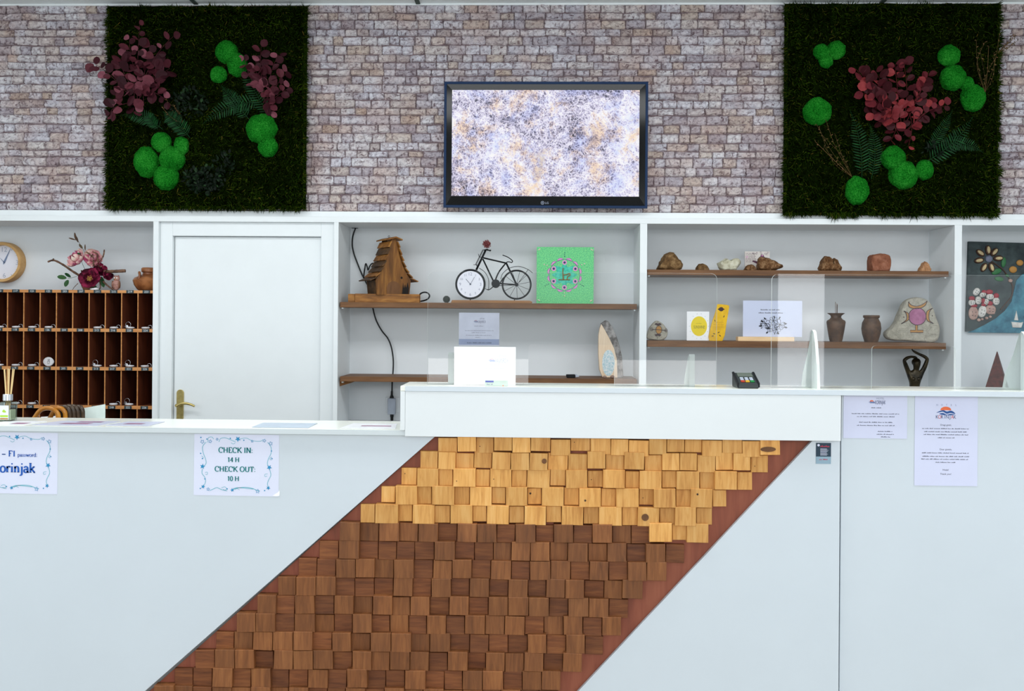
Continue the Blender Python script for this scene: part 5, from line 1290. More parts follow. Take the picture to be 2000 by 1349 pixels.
# ================================================================== third niche: lower shelf
GS = 'painted stones on the lower shelf'
ps, Lp = rock('painted_stone', 'small round painted stone with an orange oval beside the sunshine card', 'painted stone', [(84, 1236), (84, 1180), (120, 1090), (200, 1012), (282, 1050), (342, 1140), (332, 1212), (280, 1254), (180, 1256)], *Z7, 2.13, ZS4, 0.05, M['r_grey'], 30, .02, .8, GS)
def on_stone(root, L, zx, zy, zs, y): return lambda u, v_: L.p(zx + u * zs, zy + v_ * zs)
g = on_stone(ps, Lp, *Z7, 0); yy = -0.0275
M['outline'] = plain('dark_outline', rgb(62, 40, 44), 0.6); M['ochre'] = plain('ochre_paint', rgb(178, 128, 62), 0.6); M['mauve'] = two('mauve_paint', rgb(150, 84, 122), rgb(172, 104, 142), 30, 0.6)
def zc(g, cx, cy, rx, ry, n=28, a0=0, a1=360): return [g(cx + rx * math.cos(math.radians(a0 + (a1 - a0) * i / n)), cy + ry * math.sin(math.radians(a0 + (a1 - a0) * i / n))) for i in range(n + (1 if a1 - a0 < 360 else 0))]
m = MB(); m.flat(zc(g, 227, 1125, 36, 50), yy); m.build('painted_oval', M['ochre'], ps, fix=False)
m = MB(); m.ribbon(zc(g, 227, 1125, 36, 50), 0.0026, yy - .0004, closed=True); m.ribbon([g(135, 1118), g(325, 1130)], 0.0030, yy - .0006)
for a, b in ((140, 1118), (318, 1130)): m.ribbon(zc(g, a, b, 14, 20), 0.0024, yy - .0005, closed=True)
for cy, s_ in ((1052, 1), (1192, -1)):
    m.flat([g(175, cy + 8 * s_), g(190, cy - 14 * s_), g(215, cy - 4 * s_), g(240, cy - 14 * s_), g(262, cy + 6 * s_), g(240, cy + 14 * s_), g(215, cy + 22 * s_), g(195, cy + 12 * s_)], yy - .0003)
    m.ribbon([g(218, cy - 14 * s_), g(212, cy - 40 * s_)], 0.0016, yy - .0003)
m.build('dark_ornament', M['outline'], ps, fix=False)

L = Loc(1363, 666, 2.14); k = L.k
sc = thing('greeting_card', 'white card with a big yellow oval lettered SUNSHINE', 'greeting card', L.place(ZS4))
m = MB(); m.box(-21.5 * k, 21.5 * k, 0, 0.004, 0.0005, 56.5 * k); m.build('card_body', M['paper_white'], sc)
M['sun_yellow'] = plain('sun_yellow', rgb(242, 214, 22), 0.6, 0.02); M['green_dot'] = plain('small_print', rgb(110, 130, 140), 0.6)
m = MB(); m.flat(circle(2 * k, 28 * k, 15.6 * k, 36, 19.2 * k), -0.0005); m.build('yellow_oval', M['sun_yellow'], sc, fix=False)
m = MB(); put_sans(m, 'SUNSHINE!', 2.5 * k, 26.5 * k, 8.2 * k, -0.0009, stretch=0.55); word_bars(m, -4 * k, 8 * k, 33 * k, 0.8 * k, -0.0009, rr); m.build('lettering', plain('olive_ink', rgb(120, 112, 30), 0.6), sc, fix=False)
m = MB()
for i in range(14):
    a = 2 * PI * i / 14; q = (2 * k + 18.6 * k * math.cos(a), 28 * k + 24.5 * k * math.sin(a)); d = (math.cos(a) * .8 * k, math.sin(a) * .8 * k)
    m.ribbon([(q[0] - d[0], q[1] - d[1]), (q[0] + d[0], q[1] + d[1])], .5 * k, -.0005)
m.build('sun_rays', M['green_dot'], sc, fix=False)

L = Loc(1404, 666, 2.13); k = L.k
yb_ = thing('yellow_painted_board', 'bright yellow painted wooden piece with a dark flower beside the sunshine card', 'painted board', L.place(ZS4))
g = lambda u, v_: L.p(1250 + u * Z7[2], 470 + v_ * Z7[2])
M['deep_yellow'] = two('deep_yellow_paint', rgb(222, 172, 20), rgb(240, 192, 28), 20, 0.6)
m = MB(); m.prism(smoothline([g(*q) for q in [(966, 812), (1000, 803), (1090, 812), (1114, 826), (1108, 880), (1086, 1020), (1036, 1256), (872, 1256), (890, 1085), (945, 900)]], 3, True), 0, 0.012); m.build('board_body', M['deep_yellow'], yb_, bevel=0.001)
m = MB()
for a in (0, 60, 120): m.flat(zc(g, 1015, 865, 42 if a == 0 else 30, 13 if a == 0 else 26, 20), -0.0006 - a * 1e-6)
m.flat(star(*g(1015, 865), 30 * Z7[2] * k, .6, 8), -0.0010)
for u, v_, a in ((1050, 955, 70), (938, 1008, 110), (912, 1200, 10), (930, 1172, -20), (985, 1155, 30), (1003, 1195, -40)):
    c_ = g(u, v_); rr_ = 15 * Z7[2] * k; A = math.radians(a)
    m.flat([(c_[0] + rr_ * math.cos(t_) * math.cos(A) - .35 * rr_ * math.sin(t_) * math.sin(A), c_[1] + rr_ * math.cos(t_) * math.sin(A) + .35 * rr_ * math.sin(t_) * math.cos(A)) for t_ in [i * PI / 6 for i in range(12)]], -0.0006)
m.build('dark_flower', M['outline'], yb_, fix=False)
m = MB()
for i, v_ in enumerate((1030, 1060, 1090)): a = g(920, v_); b = g(1050, v_); word_bars(m, a[0], b[0], a[1], 0.0022, -0.0006, rr)
m.build('small_print', M['ochre'], yb_, fix=False)

L = Loc(1494, 667, 2.12); k = L.k
pb_ = thing('photo_stand', 'flat pale wooden block holding the flower print', 'wooden stand', L.place(ZS4))
m = MB(); m.box(-54 * k, 54 * k, -0.03, 0.03, 0, 8.5 * k); m.build('block', M['birch'], pb_, bevel=0.002)
L = Loc(1509, 659, 2.12); fp = thing('flower_print', 'pale blue sheet with two printed lines and black line-drawn flowers', 'print', (L.place().x, 2.125, ZS4 + 8.5 * k + 0.0005))
m = MB(); m.box(-57 * k, 57 * k, 0, 0.0015, 0, 70 * k); m.build('sheet', M['paper_blue'], fp)
m = MB()
for j, (a, b, z_) in enumerate(((-23, 14, 51.5), (-27, 20, 45.5))): word_bars(m, a * k, b * k, z_ * k, 2.0 * k, -.0006, rr)
m.build('small_print', M['ink_black'], fp, fix=False)
m = MB(); rf = random.Random(12)
def line_flower(cx, cy, r):
    for i in range(7):
        a = 2 * PI * i / 7 + rf.random(); p_ = [(cx, cy), (cx + r * .7 * math.cos(a - .45), cy + r * .7 * math.sin(a - .45)), (cx + r * math.cos(a), cy + r * math.sin(a)), (cx + r * .7 * math.cos(a + .45), cy + r * .7 * math.sin(a + .45)), (cx, cy)]
        m.ribbon(smoothline(p_, 4), .55 * k, -.0006)
for cx, cy, r in ((-14, 26, 10), (2, 31, 9), (14, 24, 11), (-6, 17, 8), (8, 14, 8)): line_flower(cx * k, cy * k, r * k)
for i in range(18):
    a = rf.uniform(0, 2 * PI); x_, z_ = (1 + 20 * math.cos(a)) * k, (22 + 13 * math.sin(a)) * k; d = rf.uniform(3, 6) * k
    m.flat([(x_, z_), (x_ + d * math.cos(a - .3), z_ + d * math.sin(a - .3)), (x_ + 1.5 * d * math.cos(a), z_ + 1.5 * d * math.sin(a)), (x_ + d * math.cos(a + .3), z_ + d * math.sin(a + .3))], -.0006)
for i in range(5): m.flat(circle((-12 + rf.uniform(-4, 4)) * k, (20 + rf.uniform(-5, 5)) * k, rf.uniform(1, 2.2) * k, 9), -.0007)
m.build('line_drawing', M['ink_black'], fp, fix=False)

def vessel(name, label, px, Y, prof, mt, fn=None):
    L = Loc(px, 669, Y); r_ = thing(name, label, 'vase', L.place(ZS4)); k_ = L.k
    m = MB(); m.lathe([(a * k_, b * k_) for a, b in prof], 40, fn=fn); m.build('vase_body', mt, r_, smooth='auto'); return r_, k_
va, k = vessel('clay_vase', 'brown clay vase with flared wavy rim holding thin sticks', 1632.5, 2.13,
    [(0, 0), (11.5, 0), (11.5, 1.5), (12.5, 5), (15.5, 22), (17.8, 38), (16.5, 41), (12, 43.5), (9.5, 47), (10.5, 51), (16.5, 55), (15.6, 55.4), (9, 51.5), (8, 47), (10, 43), (15, 39), (10, 20), (0, 18)], M['vase'], fn=lambda a, z: 1 + (.20 * math.sin(4 * a) if z > 50 * K(2.13) else 0))
for dx, h_ in ((-1.0, 77), (1.8, 74), (2.6, 72)):
    m = MB(); m.tube([(dx * .6 * k, 0, 21 * k), (dx * k, 0.002, h_ * k)], 0.0016, 6); m.build('stick', M['twig'], va)
vessel('clay_pot', 'plain round brown clay pot between the vase and the large painted stone', 1701.5, 2.13,
    [(0, 0), (12.5, 0), (13.5, 4), (17, 16), (18.3, 26), (17, 37), (13.5, 44), (13, 46), (15, 47), (15.4, 51), (14, 51.8), (12.5, 50), (12, 45), (15, 36), (16, 26), (12, 10), (0, 8)], M['vase'])
bs, Lb = rock('painted_stone', 'large grey stone painted with a mauve disc and golden crescents', 'painted stone', [(810, 850), (803, 805), (868, 742), (910, 660), (950, 560), (1000, 508), (1090, 497), (1160, 520), (1202, 580), (1238, 680), (1266, 765), (1256, 850), (1215, 886), (1100, 884), (950, 874), (862, 870)], *Z8, 2.14, ZS4, 0.075, M['r_grey'], 33, .012, .86, GS)
g = lambda u, v_: Lb.p(1550 + u * Z8[2], 470 + v_ * Z8[2]); yy = -0.0395
def crescent(pts_o, pts_i): return smoothline([g(*q) for q in pts_o], 5) + list(reversed(smoothline([g(*q) for q in pts_i], 5)))
cres = [crescent([(984, 535), (990, 580), (1055, 596), (1120, 572), (1142, 528)], [(984, 535), (1005, 562), (1055, 574), (1105, 556), (1142, 528)]),
        crescent([(943, 614), (985, 640), (985, 690), (922, 726)], [(943, 614), (966, 640), (966, 690), (922, 726)]),
        crescent([(1188, 590), (1140, 620), (1140, 690), (1197, 722)], [(1188, 590), (1162, 622), (1162, 690), (1197, 722)])]
m = MB()
for c_ in cres: m.flat(c_, yy)
m.flat([g(1044, 738), g(1062, 738), g(1062, 782), g(1044, 782)], yy); m.flat([g(1000, 780), g(1110, 780), g(1110, 800), g(1000, 800)], yy); m.build('golden_paint', M['ochre'], bs, fix=False)
m = MB(); m.flat(zc(g, 1060, 662, 74, 74, 40), yy - .0003); m.build('mauve_disc', M['mauve'], bs, fix=False)
m = MB()
for c_ in cres: m.ribbon(c_, 0.0036, yy - .0004, closed=True)
m.ribbon(zc(g, 1060, 662, 74, 74, 40), 0.0036, yy - .0006, closed=True); m.ribbon([g(1044, 738), g(1044, 780), g(1000, 780), g(1000, 800), g(1110, 800), g(1110, 780), g(1062, 780), g(1062, 738)], .0032, yy - .0004, closed=True)
m.flat(zc(g, 945, 668, 5, 5, 10), yy); m.flat(zc(g, 1187, 655, 5, 5, 10), yy); m.build('dark_outline', M['outline'], bs, fix=False)

# ---- bronze woman with raised arms
YST = 2.15
L = Loc(1786, 838, YST); k = L.k
stt = thing('bronze_statuette', 'dark bronze statuette of a woman with both arms raised over her head', 'statuette', L.place(Z_FLOOR2))
m = MB(); m.lathe([(0, 0), (20 * k, 0), (20 * k, 3.5 * k), (17 * k, 5.5 * k), (0, 5.5 * k)], 32); m.build('plinth', M['bronze'], stt, smooth='auto')
J = {}; verts = []; rad = []; edges = []
def joint(n, px, py, y, r, par=None, ry=None):
    x, z = L.p(px, py); J[n] = len(verts); verts.append((x, y, z)); rad.append((r * k, (ry or r) * k))
    if par: edges.append((J[par], J[n]))
joint('pelvis', 1785.5, 775, 0, 12.5); joint('waist', 1785.5, 759, 0, 9.2, 'pelvis', 8); joint('ribs', 1785.5, 746, -.004, 11, 'waist', 9); joint('chest', 1786, 734, 0, 10.5, 'ribs', 8); joint('neck', 1787.5, 724, 0, 4.2, 'chest')
joint('skull_base', 1788.5, 717.5, -.004, 6.4, 'neck'); joint('skull', 1789, 710, -.004, 8.2, 'skull_base'); joint('crown', 1789.5, 704, 0, 5.5, 'skull')
joint('sh_l', 1774, 729, 0, 5.0, 'chest'); joint('ar_l', 1768.5, 717, -.006, 4.4, 'sh_l'); joint('el_l', 1763.5, 705, -.012, 3.8, 'ar_l'); joint('fo_l', 1770, 700, -.012, 3.4, 'el_l'); joint('wr_l', 1778, 698, -.006, 2.6, 'fo_l'); joint('ha_l', 1786, 699, .0, 2.8, 'wr_l'); joint('fi_l', 1791, 701, .004, 1.6, 'ha_l')
joint('sh_r', 1799, 729, 0, 5.0, 'chest'); joint('ar_r', 1804.5, 716, -.006, 4.4, 'sh_r'); joint('el_r', 1808.5, 702, -.010, 3.8, 'ar_r'); joint('fo_r', 1802, 697, -.010, 3.3, 'el_r'); joint('wr_r', 1793, 693, -.008, 2.6, 'fo_r'); joint('ha_r', 1785, 689, -.006, 2.5, 'wr_r'); joint('fi_r', 1781, 686, -.004, 1.6, 'ha_r'); joint('ti_r', 1779.3, 683, -.004, 0.9, 'fi_r')
for s_, n in ((-1, 'l'), (1, 'r')):
    x_ = 1785.5 + s_ * 6.2
    joint('hip_' + n, x_, 783, 0, 8.4, 'pelvis'); joint('thigh_' + n, x_ - s_ * .5, 795, -.003, 7, 'hip_' + n); joint('knee_' + n, x_ - s_ * 1.4, 808, -.006, 5, 'thigh_' + n); joint('calf_' + n, x_ - s_ * 1.4, 816, 0.002, 4.8, 'knee_' + n); joint('ankle_' + n, x_ - s_ * 1.6, 828, 0.002, 2.8, 'calf_' + n); joint('foot_' + n, x_ - s_ * 1.2, 830.5, -.026, 2.2, 'ankle_' + n)
me = bpy.data.meshes.new('woman_figure'); me.from_pydata(verts, edges, []); me.materials.append(M['bronze'])
bo = bpy.data.objects.new('woman_figure', me); COL.objects.link(bo); bo.parent = stt
sk = bo.modifiers.new('skin', 'SKIN'); sk.use_smooth_shade = True
for i, v_ in enumerate(me.skin_vertices[0].data): v_.radius = rad[i]; v_.use_root = (i == 0)
ss = bo.modifiers.new('sub', 'SUBSURF'); ss.levels = 2; ss.render_levels = 2
m = MB(); c_ = L.p(1789.5, 708.5); m.ball((c_[0], 0.008, c_[1]), (8.6 * k, 7.4 * k, 8.0 * k), 24, 14); m.ball((c_[0], 0.03, c_[1] - 3 * k), 4.5 * k, 16, 10); m.build('hair', M['bronze'], stt, smooth=True)
m = MB(); c_ = L.p(1789, 712)
yf = -.004 - 8 * k
m.lathe([(0.1 * k, 2.2 * k), (0.8 * k, 0.2 * k), (1.2 * k, -1.0 * k), (0.3 * k, -1.5 * k)], 10, (c_[0], yf + .3 * k, c_[1]))
for s_ in (-1, 1): m.ball((c_[0] + s_ * 2.9 * k, yf + .9 * k, c_[1] + 1.6 * k), (1.5 * k, .6 * k, .7 * k), 10, 6)
m.ball((c_[0], yf + .6 * k, c_[1] - 3.2 * k), (2.0 * k, .6 * k, .7 * k), 10, 6); m.build('face', M['bronze'], stt, smooth=True)
m = MB()
for s_ in (-1, 1): c_ = L.p(1785.7 + s_ * 5.0, 741); m.ball((c_[0], -6.6 * k, c_[1]), (4.2 * k, 3.4 * k, 4.2 * k), 18, 12)
m.build('bust', M['bronze'], stt, smooth=True)

# ================================================================== right niche: relief picture and cone
YA = 2.24; ZA = 110 / 479
L = Loc(1982, 655, YA); k = L.k
ap = thing('relief_picture', 'dark relief picture of a pebble village by a blue sea under a shell flower', 'picture', at(1982, 655, YA))
ap.rotation_euler = (0, 0.022, 0)
g = lambda u, v_: L.p(1890 + u * ZA, 460 + v_ * ZA - (u - 50) * ZA * .022)
M['slate'] = two('dark_slate_paint', rgb(34, 46, 50), rgb(64, 78, 78), 10, 0.6, bump=0.2); M['sea'] = two('sea_paint', rgb(14, 82, 108), rgb(76, 150, 170), 16, 0.5, .35, .7, bump=0.3, detail=6)
a, b = g(50, 60), g(770, 842)
m = MB(); m.box(a[0], b[0], 0, 0.02, b[1], a[1]); m.build('backing_board', M['slate'], ap, bevel=0.001)
m = MB(); m.puff([g(*q) for q in [(62, 836), (120, 812), (200, 770), (290, 715), (365, 650), (420, 570), (440, 470), (455, 390), (500, 340), (620, 300), (765, 280), (765, 838)]], 0.006, -0.001, .99, n=2); m.build('sea', M['sea'], ap)
M['pebble'] = two('white_pebble', rgb(206, 200, 192), rgb(232, 228, 222), 30, 0.5); M['pebble_pink'] = two('pinkish_pebble', rgb(176, 138, 126), rgb(204, 168, 154), 30, 0.5); M['roof_red'] = plain('red_roof_paint', rgb(160, 34, 52), 0.5, .1); M['window_dot'] = plain('dark_window_dot', rgb(44, 44, 52), 0.6)
M['nut'] = plain('dark_nutshell', rgb(74, 48, 36), 0.5, .2, 60); M['nut_in'] = plain('cream_nutshell', rgb(206, 184, 140), 0.5, .15, 60); M['relief_green'] = plain('relief_green', rgb(48, 110, 64), 0.5, .15)
for (u, v_, rx, ry, rot, mt) in ((122, 488, 26, 34, .6, 'pebble'), (176, 514, 28, 20, -.4, 'pebble'), (238, 530, 32, 24, 0, 'pebble'), (290, 568, 28, 32, 0, 'pebble'), (86, 582, 28, 26, 0, 'pebble'), (140, 562, 26, 34, 0, 'pebble'), (206, 574, 22, 26, .4, 'pebble'), (102, 672, 40, 56, 0, 'pebble_pink'), (176, 656, 34, 50, .2, 'pebble'), (246, 640, 44, 40, 0, 'pebble_pink')):
    q = g(u, v_); X_ = Matrix.Translation((q[0], -0.004, q[1])) @ Matrix.Rotation(rot, 4, 'Y')
    m = MB(); m.ball((0, 0, 0), (rx * ZA * k, 0.010, ry * ZA * k), 20, 12, X=X_, fn=lambda d: 1 + .1 * abs(d.x * d.z)); po = m.build('pebble_house', M[mt], ap, smooth=True)
    m = MB()
    for dx, dz in ((-.35, .2), (.35, .15), (-.3, -.35), (.3, -.4)): m.box(-.09 * rx * ZA * k + dx * rx * ZA * k, .11 * rx * ZA * k + dx * rx * ZA * k, -0.0112, -0.007, dz * ry * ZA * k - .0014, dz * ry * ZA * k + .0022, X=X_)
    m.build('window_dots', M['window_dot'], po)
for (u, v_, rx, ry) in ((86, 545, 26, 20), (232, 490, 32, 22), (290, 522, 24, 24), (240, 588, 24, 22), (106, 608, 30, 14), (186, 488, 20, 16), (182, 566, 18, 24), (186, 600, 20, 16)):
    q = g(u, v_); m = MB(); m.ball((q[0], -0.003, q[1]), (rx * ZA * k, 0.009, ry * ZA * k), 16, 10); m.build('red_roof', M['roof_red'], ap, smooth=True)
fc = g(218, 208)
for (u, v_) in ((146, 158), (211, 134), (264, 150), (298, 203), (243, 280), (180, 280), (138, 222)):
    q = g(u, v_); an = math.atan2(q[1] - fc[1], q[0] - fc[0]); X_ = Matrix.Translation((q[0], -0.004, q[1])) @ Matrix.Rotation(-an, 4, 'Y')
    m = MB(); m.ball((0, 0, 0), (42 * ZA * k, 0.010, 25 * ZA * k), 18, 10, X=X_); no = m.build('shell_petal', M['nut'], ap, smooth=True)
    m = MB(); m.ball((2 * ZA * k, -0.0065, 0), (31 * ZA * k, 0.006, 14 * ZA * k), 16, 8, X=X_); m.build('shell_inside', M['nut_in'], no, smooth=True)
m = MB(); m.ball((fc[0], -0.004, fc[1]), (31 * ZA * k, 0.011, 31 * ZA * k), 20, 12); m.build('flower_centre', plain('violet_grey_stone', rgb(112, 116, 136), .5, .15, 60), ap, smooth=True)
for (u, v_, rx, ry, rot) in ((345, 236, 20, 44, .1), (312, 378, 40, 20, .1), (288, 316, 44, 24, -.4), (380, 350, 20, 12, .6)):
    q = g(u, v_); m = MB(); m.ball((0, 0, 0), (rx * ZA * k, 0.006, ry * ZA * k), 16, 8, X=Matrix.Translation((q[0], -0.002, q[1])) @ Matrix.Rotation(rot, 4, 'Y')); m.build('leaf', M['relief_green'], ap, smooth=True)
m = MB(); m.tube(smoothline([(*(g(u, v_)[:1]), -0.003, g(u, v_)[1]) for u, v_ in ((240, 230), (300, 268), (350, 310), (390, 370), (425, 440), (420, 520), (370, 590), (330, 640))], 4), 0.0035, 6); m.build('stem', M['nut'], ap, smooth=True)
for (u, v_, r_) in ((425, 298, 34), (405, 392, 18), (480, 240, 30), (270, 668, 14), (245, 700, 13), (215, 712, 14), (150, 728, 16), (178, 722, 12)):
    q = g(u, v_); m = MB(); m.ball((q[0], -0.003, q[1]), (r_ * ZA * k, 0.009, r_ * .85 * ZA * k), 14, 9); m.build('pebble', M['ochre'] if r_ > 25 else M['pebble_pink'], ap, smooth=True)
m = MB(); m.puff([g(*q) for q in [(420, 742), (500, 748), (520, 742), (505, 792), (432, 790)]], 0.01, -0.006, .9, n=2); m.puff([g(*q) for q in [(444, 728), (460, 645), (478, 730)]], 0.008, -0.006, .9, n=2); m.build('boat', M['pebble'], ap)
zsup = at(1982, 655, YA).z
hk = MB(); hk.tube([(0, 0.02, -g(50, 60)[1]), (0, .02, -g(50, 60)[1])], .001)
ap.location.y = YB - 0.0215

L = Loc(1947, 766, 2.15); k = L.k
cn = thing('pyramid_candle', 'dark rust-red pyramid standing below the relief picture', 'pyramid', L.place(Z_FLOOR3))
m = MB(); H_ = 79 * k; m.lathe([(0.0, 0), (28 * k, 0), (28.4 * k, .6 * k), (1.5 * k, H_ - 2 * k), (0.4 * k, H_)], 4); m.build('pyramid_body', M['cone'], cn, bevel=0.004)
cn.rotation_euler = (0, 0, math.radians(12)); cn.name = 'red_pyramid'

# ================================================================== things on the raised ledge
TH_ = 0.006
def screen(name, label, px0, px1, pytop, pxm, slot, pyslot, Y, feet, arch, fh):
    x0, x1 = at(px0, 640, Y).x, at(px1, 640, Y).x; zt = at(pxm, pytop, Y).z - z_high; cx = (x0 + x1) / 2
    s0, s1 = at(slot[0], 715, Y).x - cx, at(slot[1], 715, Y).x - cx; zs_ = at((slot[0] + slot[1]) / 2, pyslot, Y).z - z_high
    root = thing(name, label, 'acrylic screen', (cx, Y, z_high + 0.0004), group='clear acrylic screens on the raised ledge')
    a, b = x0 - cx, x1 - cx; r = 0.022
    pl = [(a, 0), (s0, 0)] + [(s0 + .012 - .012 * math.cos(t_), zs_ - .012 + .012 * math.sin(t_)) for t_ in [i * PI / 8 for i in range(5)]] + [(s1 - .012 + .012 * math.sin(t_), zs_ - .012 + .012 * math.cos(t_)) for t_ in [i * PI / 8 for i in range(5)]] + [(s1, 0), (b, 0)]
    pl += [(b - r + r * math.cos(t_), zt - r + r * math.sin(t_)) for t_ in [i * PI / 12 for i in range(7)]] + [(a + r - r * math.sin(t_), zt - r + r * math.cos(t_)) for t_ in [i * PI / 12 for i in range(7)]]
    m = MB(); m.prism(pl, 0, TH_, 0, 1); m.build('pane', [M['acrylic'], M['acrylic_edge']], root)
    for fx in feet:
        X0 = at(fx, 750, Y).x - cx; h = fh; th = 0.005 if arch else 0.0095
        if arch: P = [(-.065, 0), (-.055, h * .42), (-.035, h * .78), (-.018, h * .96), (-.002, h), (.012, h * .95), (.05, h * .6), (.11, h * .22), (.125, 0)]
        else: P = [(.0055, 0), (.0055, h * .93), (.014, h), (.03, h * .93), (.10, h * .34), (.12, h * .08), (.122, 0)]
        n = len(P); v = [(X0 - th, y, z) for y, z in P] + [(X0 + th, y, z) for y, z in P]
        m = MB(); m.add(v, [tuple(range(n)), tuple(range(2 * n - 1, n - 1, -1))], 0); o_ = len(m.v) - 2 * n
        for i in range(n):
            j = (i + 1) % n; m.f.append((i, j, n + j, n + i)); m.m.append(1)
        m.build('foot', [M['acrylic_foot'] if arch else M['acrylic_edge'], M['acrylic_edge']], root)  # left screen's feet take the whitened edge material throughout, imitating lit faces
    return root
YA1 = 0.055
sA = screen('acrylic_screen', 'clear acrylic screen with two white notices stuck to its back', 835, 1400, 532, 1117, (1032, 1200), 673, YA1, (880, 1352), False, 0.112)
sB = screen('acrylic_screen', 'clear acrylic screen in front of the clay vases and bronze statuette', 1507, 2072, 535.5, 1600, (1703, 1866), 676, YA1, (1588, 1996), True, 0.200)

def sheet(name, label, cat, x0, y0, x1, y1, Y, mt, th=0.0006, rot=0.0):
    L = Loc((x0 + x1) / 2, y1, Y); r_ = thing(name, label, cat, L.place()); k_ = L.k
    m = MB(); m.box(-(x1 - x0) / 2 * k_, (x1 - x0) / 2 * k_, -th, 0, 0, (y1 - y0) * k_); m.build('sheet', mt, r_)
    r_.rotation_euler = (0, rot, 0)
    return r_, L, -th - 0.0004
def logo(mb_o, mb_b, mb_t, L, cx, cy, s, y, flip=1):
    """rising sun over two waves, s = half width in pixels"""
    f = lambda u, v_: L.p(cx + flip * u * s, cy + v_ * s * .74)
    mb_o.flat([f(.58 * math.cos(a) + .0, -.10 - .52 * math.sin(a)) for a in [i * PI / 14 for i in range(15)]], y)
    mb_b.flat([f(*q) for q in smoothline([(-1, .28), (-.6, .0), (-.25, -.12), (.1, .08), (.5, -.05), (.8, .1), (1.0, .42), (.5, .28), (.1, .40), (-.3, .12), (-.6, .18)], 4, True)], y - .0002)
    mb_b.flat([f(*q) for q in smoothline([(-.7, .44), (-.3, .30), (.1, .54), (.5, .42), (1.0, .56), (.4, .62), (-.2, .60)], 4, True)], y - .0002)

rt = random.Random(77)
# ---- notices on the first screen (seen from behind)
YN = YA1 + TH_ + 0.0022
n1, L1, y1_ = sheet('screen_notice', 'small bluish notice taped to the back of the left acrylic screen', 'notice', 896, 610.5, 975, 675, YN, plain('paper_pale_blue', rgb(228, 232, 250), .6))
m = MB(); q0, q1 = L1.p(896, 673), L1.p(975, 662); m.flat([(q0[0], q0[1]), (q1[0], q0[1]), (q1[0], q1[1]), (q0[0], q1[1])], y1_ + .0002); m.build('painted_shade_band', M['shade_tinted_paper'], n1, fix=False)  # bluish strip of shade painted along the foot of the sheet
m, mb, mo_ = MB(), MB(), MB(); logo(mo_, mb, None, L1, 929, 627, 5, y1_ - .0002)
x, z = L1.p(941, 628); put_sans(m, 'KORINJAK', x, z, 0.013, y1_ - .0002, stretch=-.42); x, z = L1.p(941, 622); put_sans(m, 'HOTEL', x, z, 0.007, y1_ - .0002, stretch=-.8)
for a, b, yy_ in ((926, 944, 637), (908, 964, 646), (921, 948, 650), (910, 960, 655), (928, 938, 659)): word_bars(m, L1.p(a, yy_)[0], L1.p(b, yy_)[0], L1.p(a, yy_)[1], 0.0022, y1_ - .0002, rt)
m.build('show_through_print', M['ink_soft'], n1, fix=False); mb.build('logo_waves', plain('faded_blue', rgb(120, 134, 176), .6), n1, fix=False); mo_.build('logo_sun', plain('faded_rose', rgb(206, 180, 198), .6), n1, fix=False)
m = MB(); word_bars(m, L1.p(912, 670)[0], L1.p(960, 670)[0], L1.p(912, 670)[1], 0.0026, y1_ - .0002, rt); m.build('signature_line', M['ink'], n1, fix=False)
n2, L2_, y2_ = sheet('screen_notice', 'large white notice at the foot of the left acrylic screen', 'notice', 886.5, 676.5, 1007, 750.5, YA1 - 0.0012, M['paper_white'])
m, mb, mo_ = MB(), MB(), MB(); logo(mo_, mb, None, L2_, 960, 702, 7, y2_ - .0002)
x, z = L2_.p(979, 703); put_sans(m, 'KORINJAK', x, z, 0.024, y2_ - .0002, stretch=-.42); x, z = L2_.p(979, 694); put_sans(m, 'HOTEL', x, z, 0.011, y2_ - .0002, stretch=-.9)
for a, b, yy_ in ((930, 962, 725), (906, 986, 719), (918, 975, 712), (918, 958, 740), (925, 940, 733)): word_bars(m, L2_.p(a, yy_)[0], L2_.p(b, yy_)[0], L2_.p(a, yy_)[1], 0.0024, y2_ - .0002, rt)
M['faint_blue'] = plain('very_faint_blue', rgb(178, 190, 226), .6); m.build('show_through_print', plain('very_faint_ink', rgb(212, 214, 228), .6), n2, fix=False); mb.build('logo_waves', M['faint_blue'], n2, fix=False); mo_.build('logo_sun', plain('very_faint_rose', rgb(240, 214, 218), .6), n2, fix=False)
n2.location.z = z_high + 0.001

# ---- small carton and card terminal
L = Loc(970, 752.5, 0.0); k = L.k
cbx = thing('small_carton', 'small white carton with blue printed end in front of the large notice', 'carton', L.place(z_high))
m = MB(); m.box(-23 * k, 22 * k, 0, 0.03, 0.0002, 11.5 * k); m.build('box_body', plain('carton_white', rgb(200, 214, 206), .5), cbx, bevel=0.001)
m = MB(); m.flat([(-22 * k, 7.4 * k), (-6 * k, 7.4 * k), (-6 * k, 10.8 * k), (-22 * k, 10.8 * k)], -.0005); m.build('blue_band', plain('violet_blue_print', rgb(104, 112, 182), .6), cbx, fix=False)
m = MB(); word_bars(m, -19 * k, -7.5 * k, 2.6 * k, 0.0038, -.0005, rt); m.build('small_print', M['ink_soft'], cbx, fix=False)
m = MB(); m.flat(circle(12.5 * k, 1.3 * k, 1.0 * k, 10), -.0005); m.build('orange_mark', M['logo_orange'], cbx, fix=False)

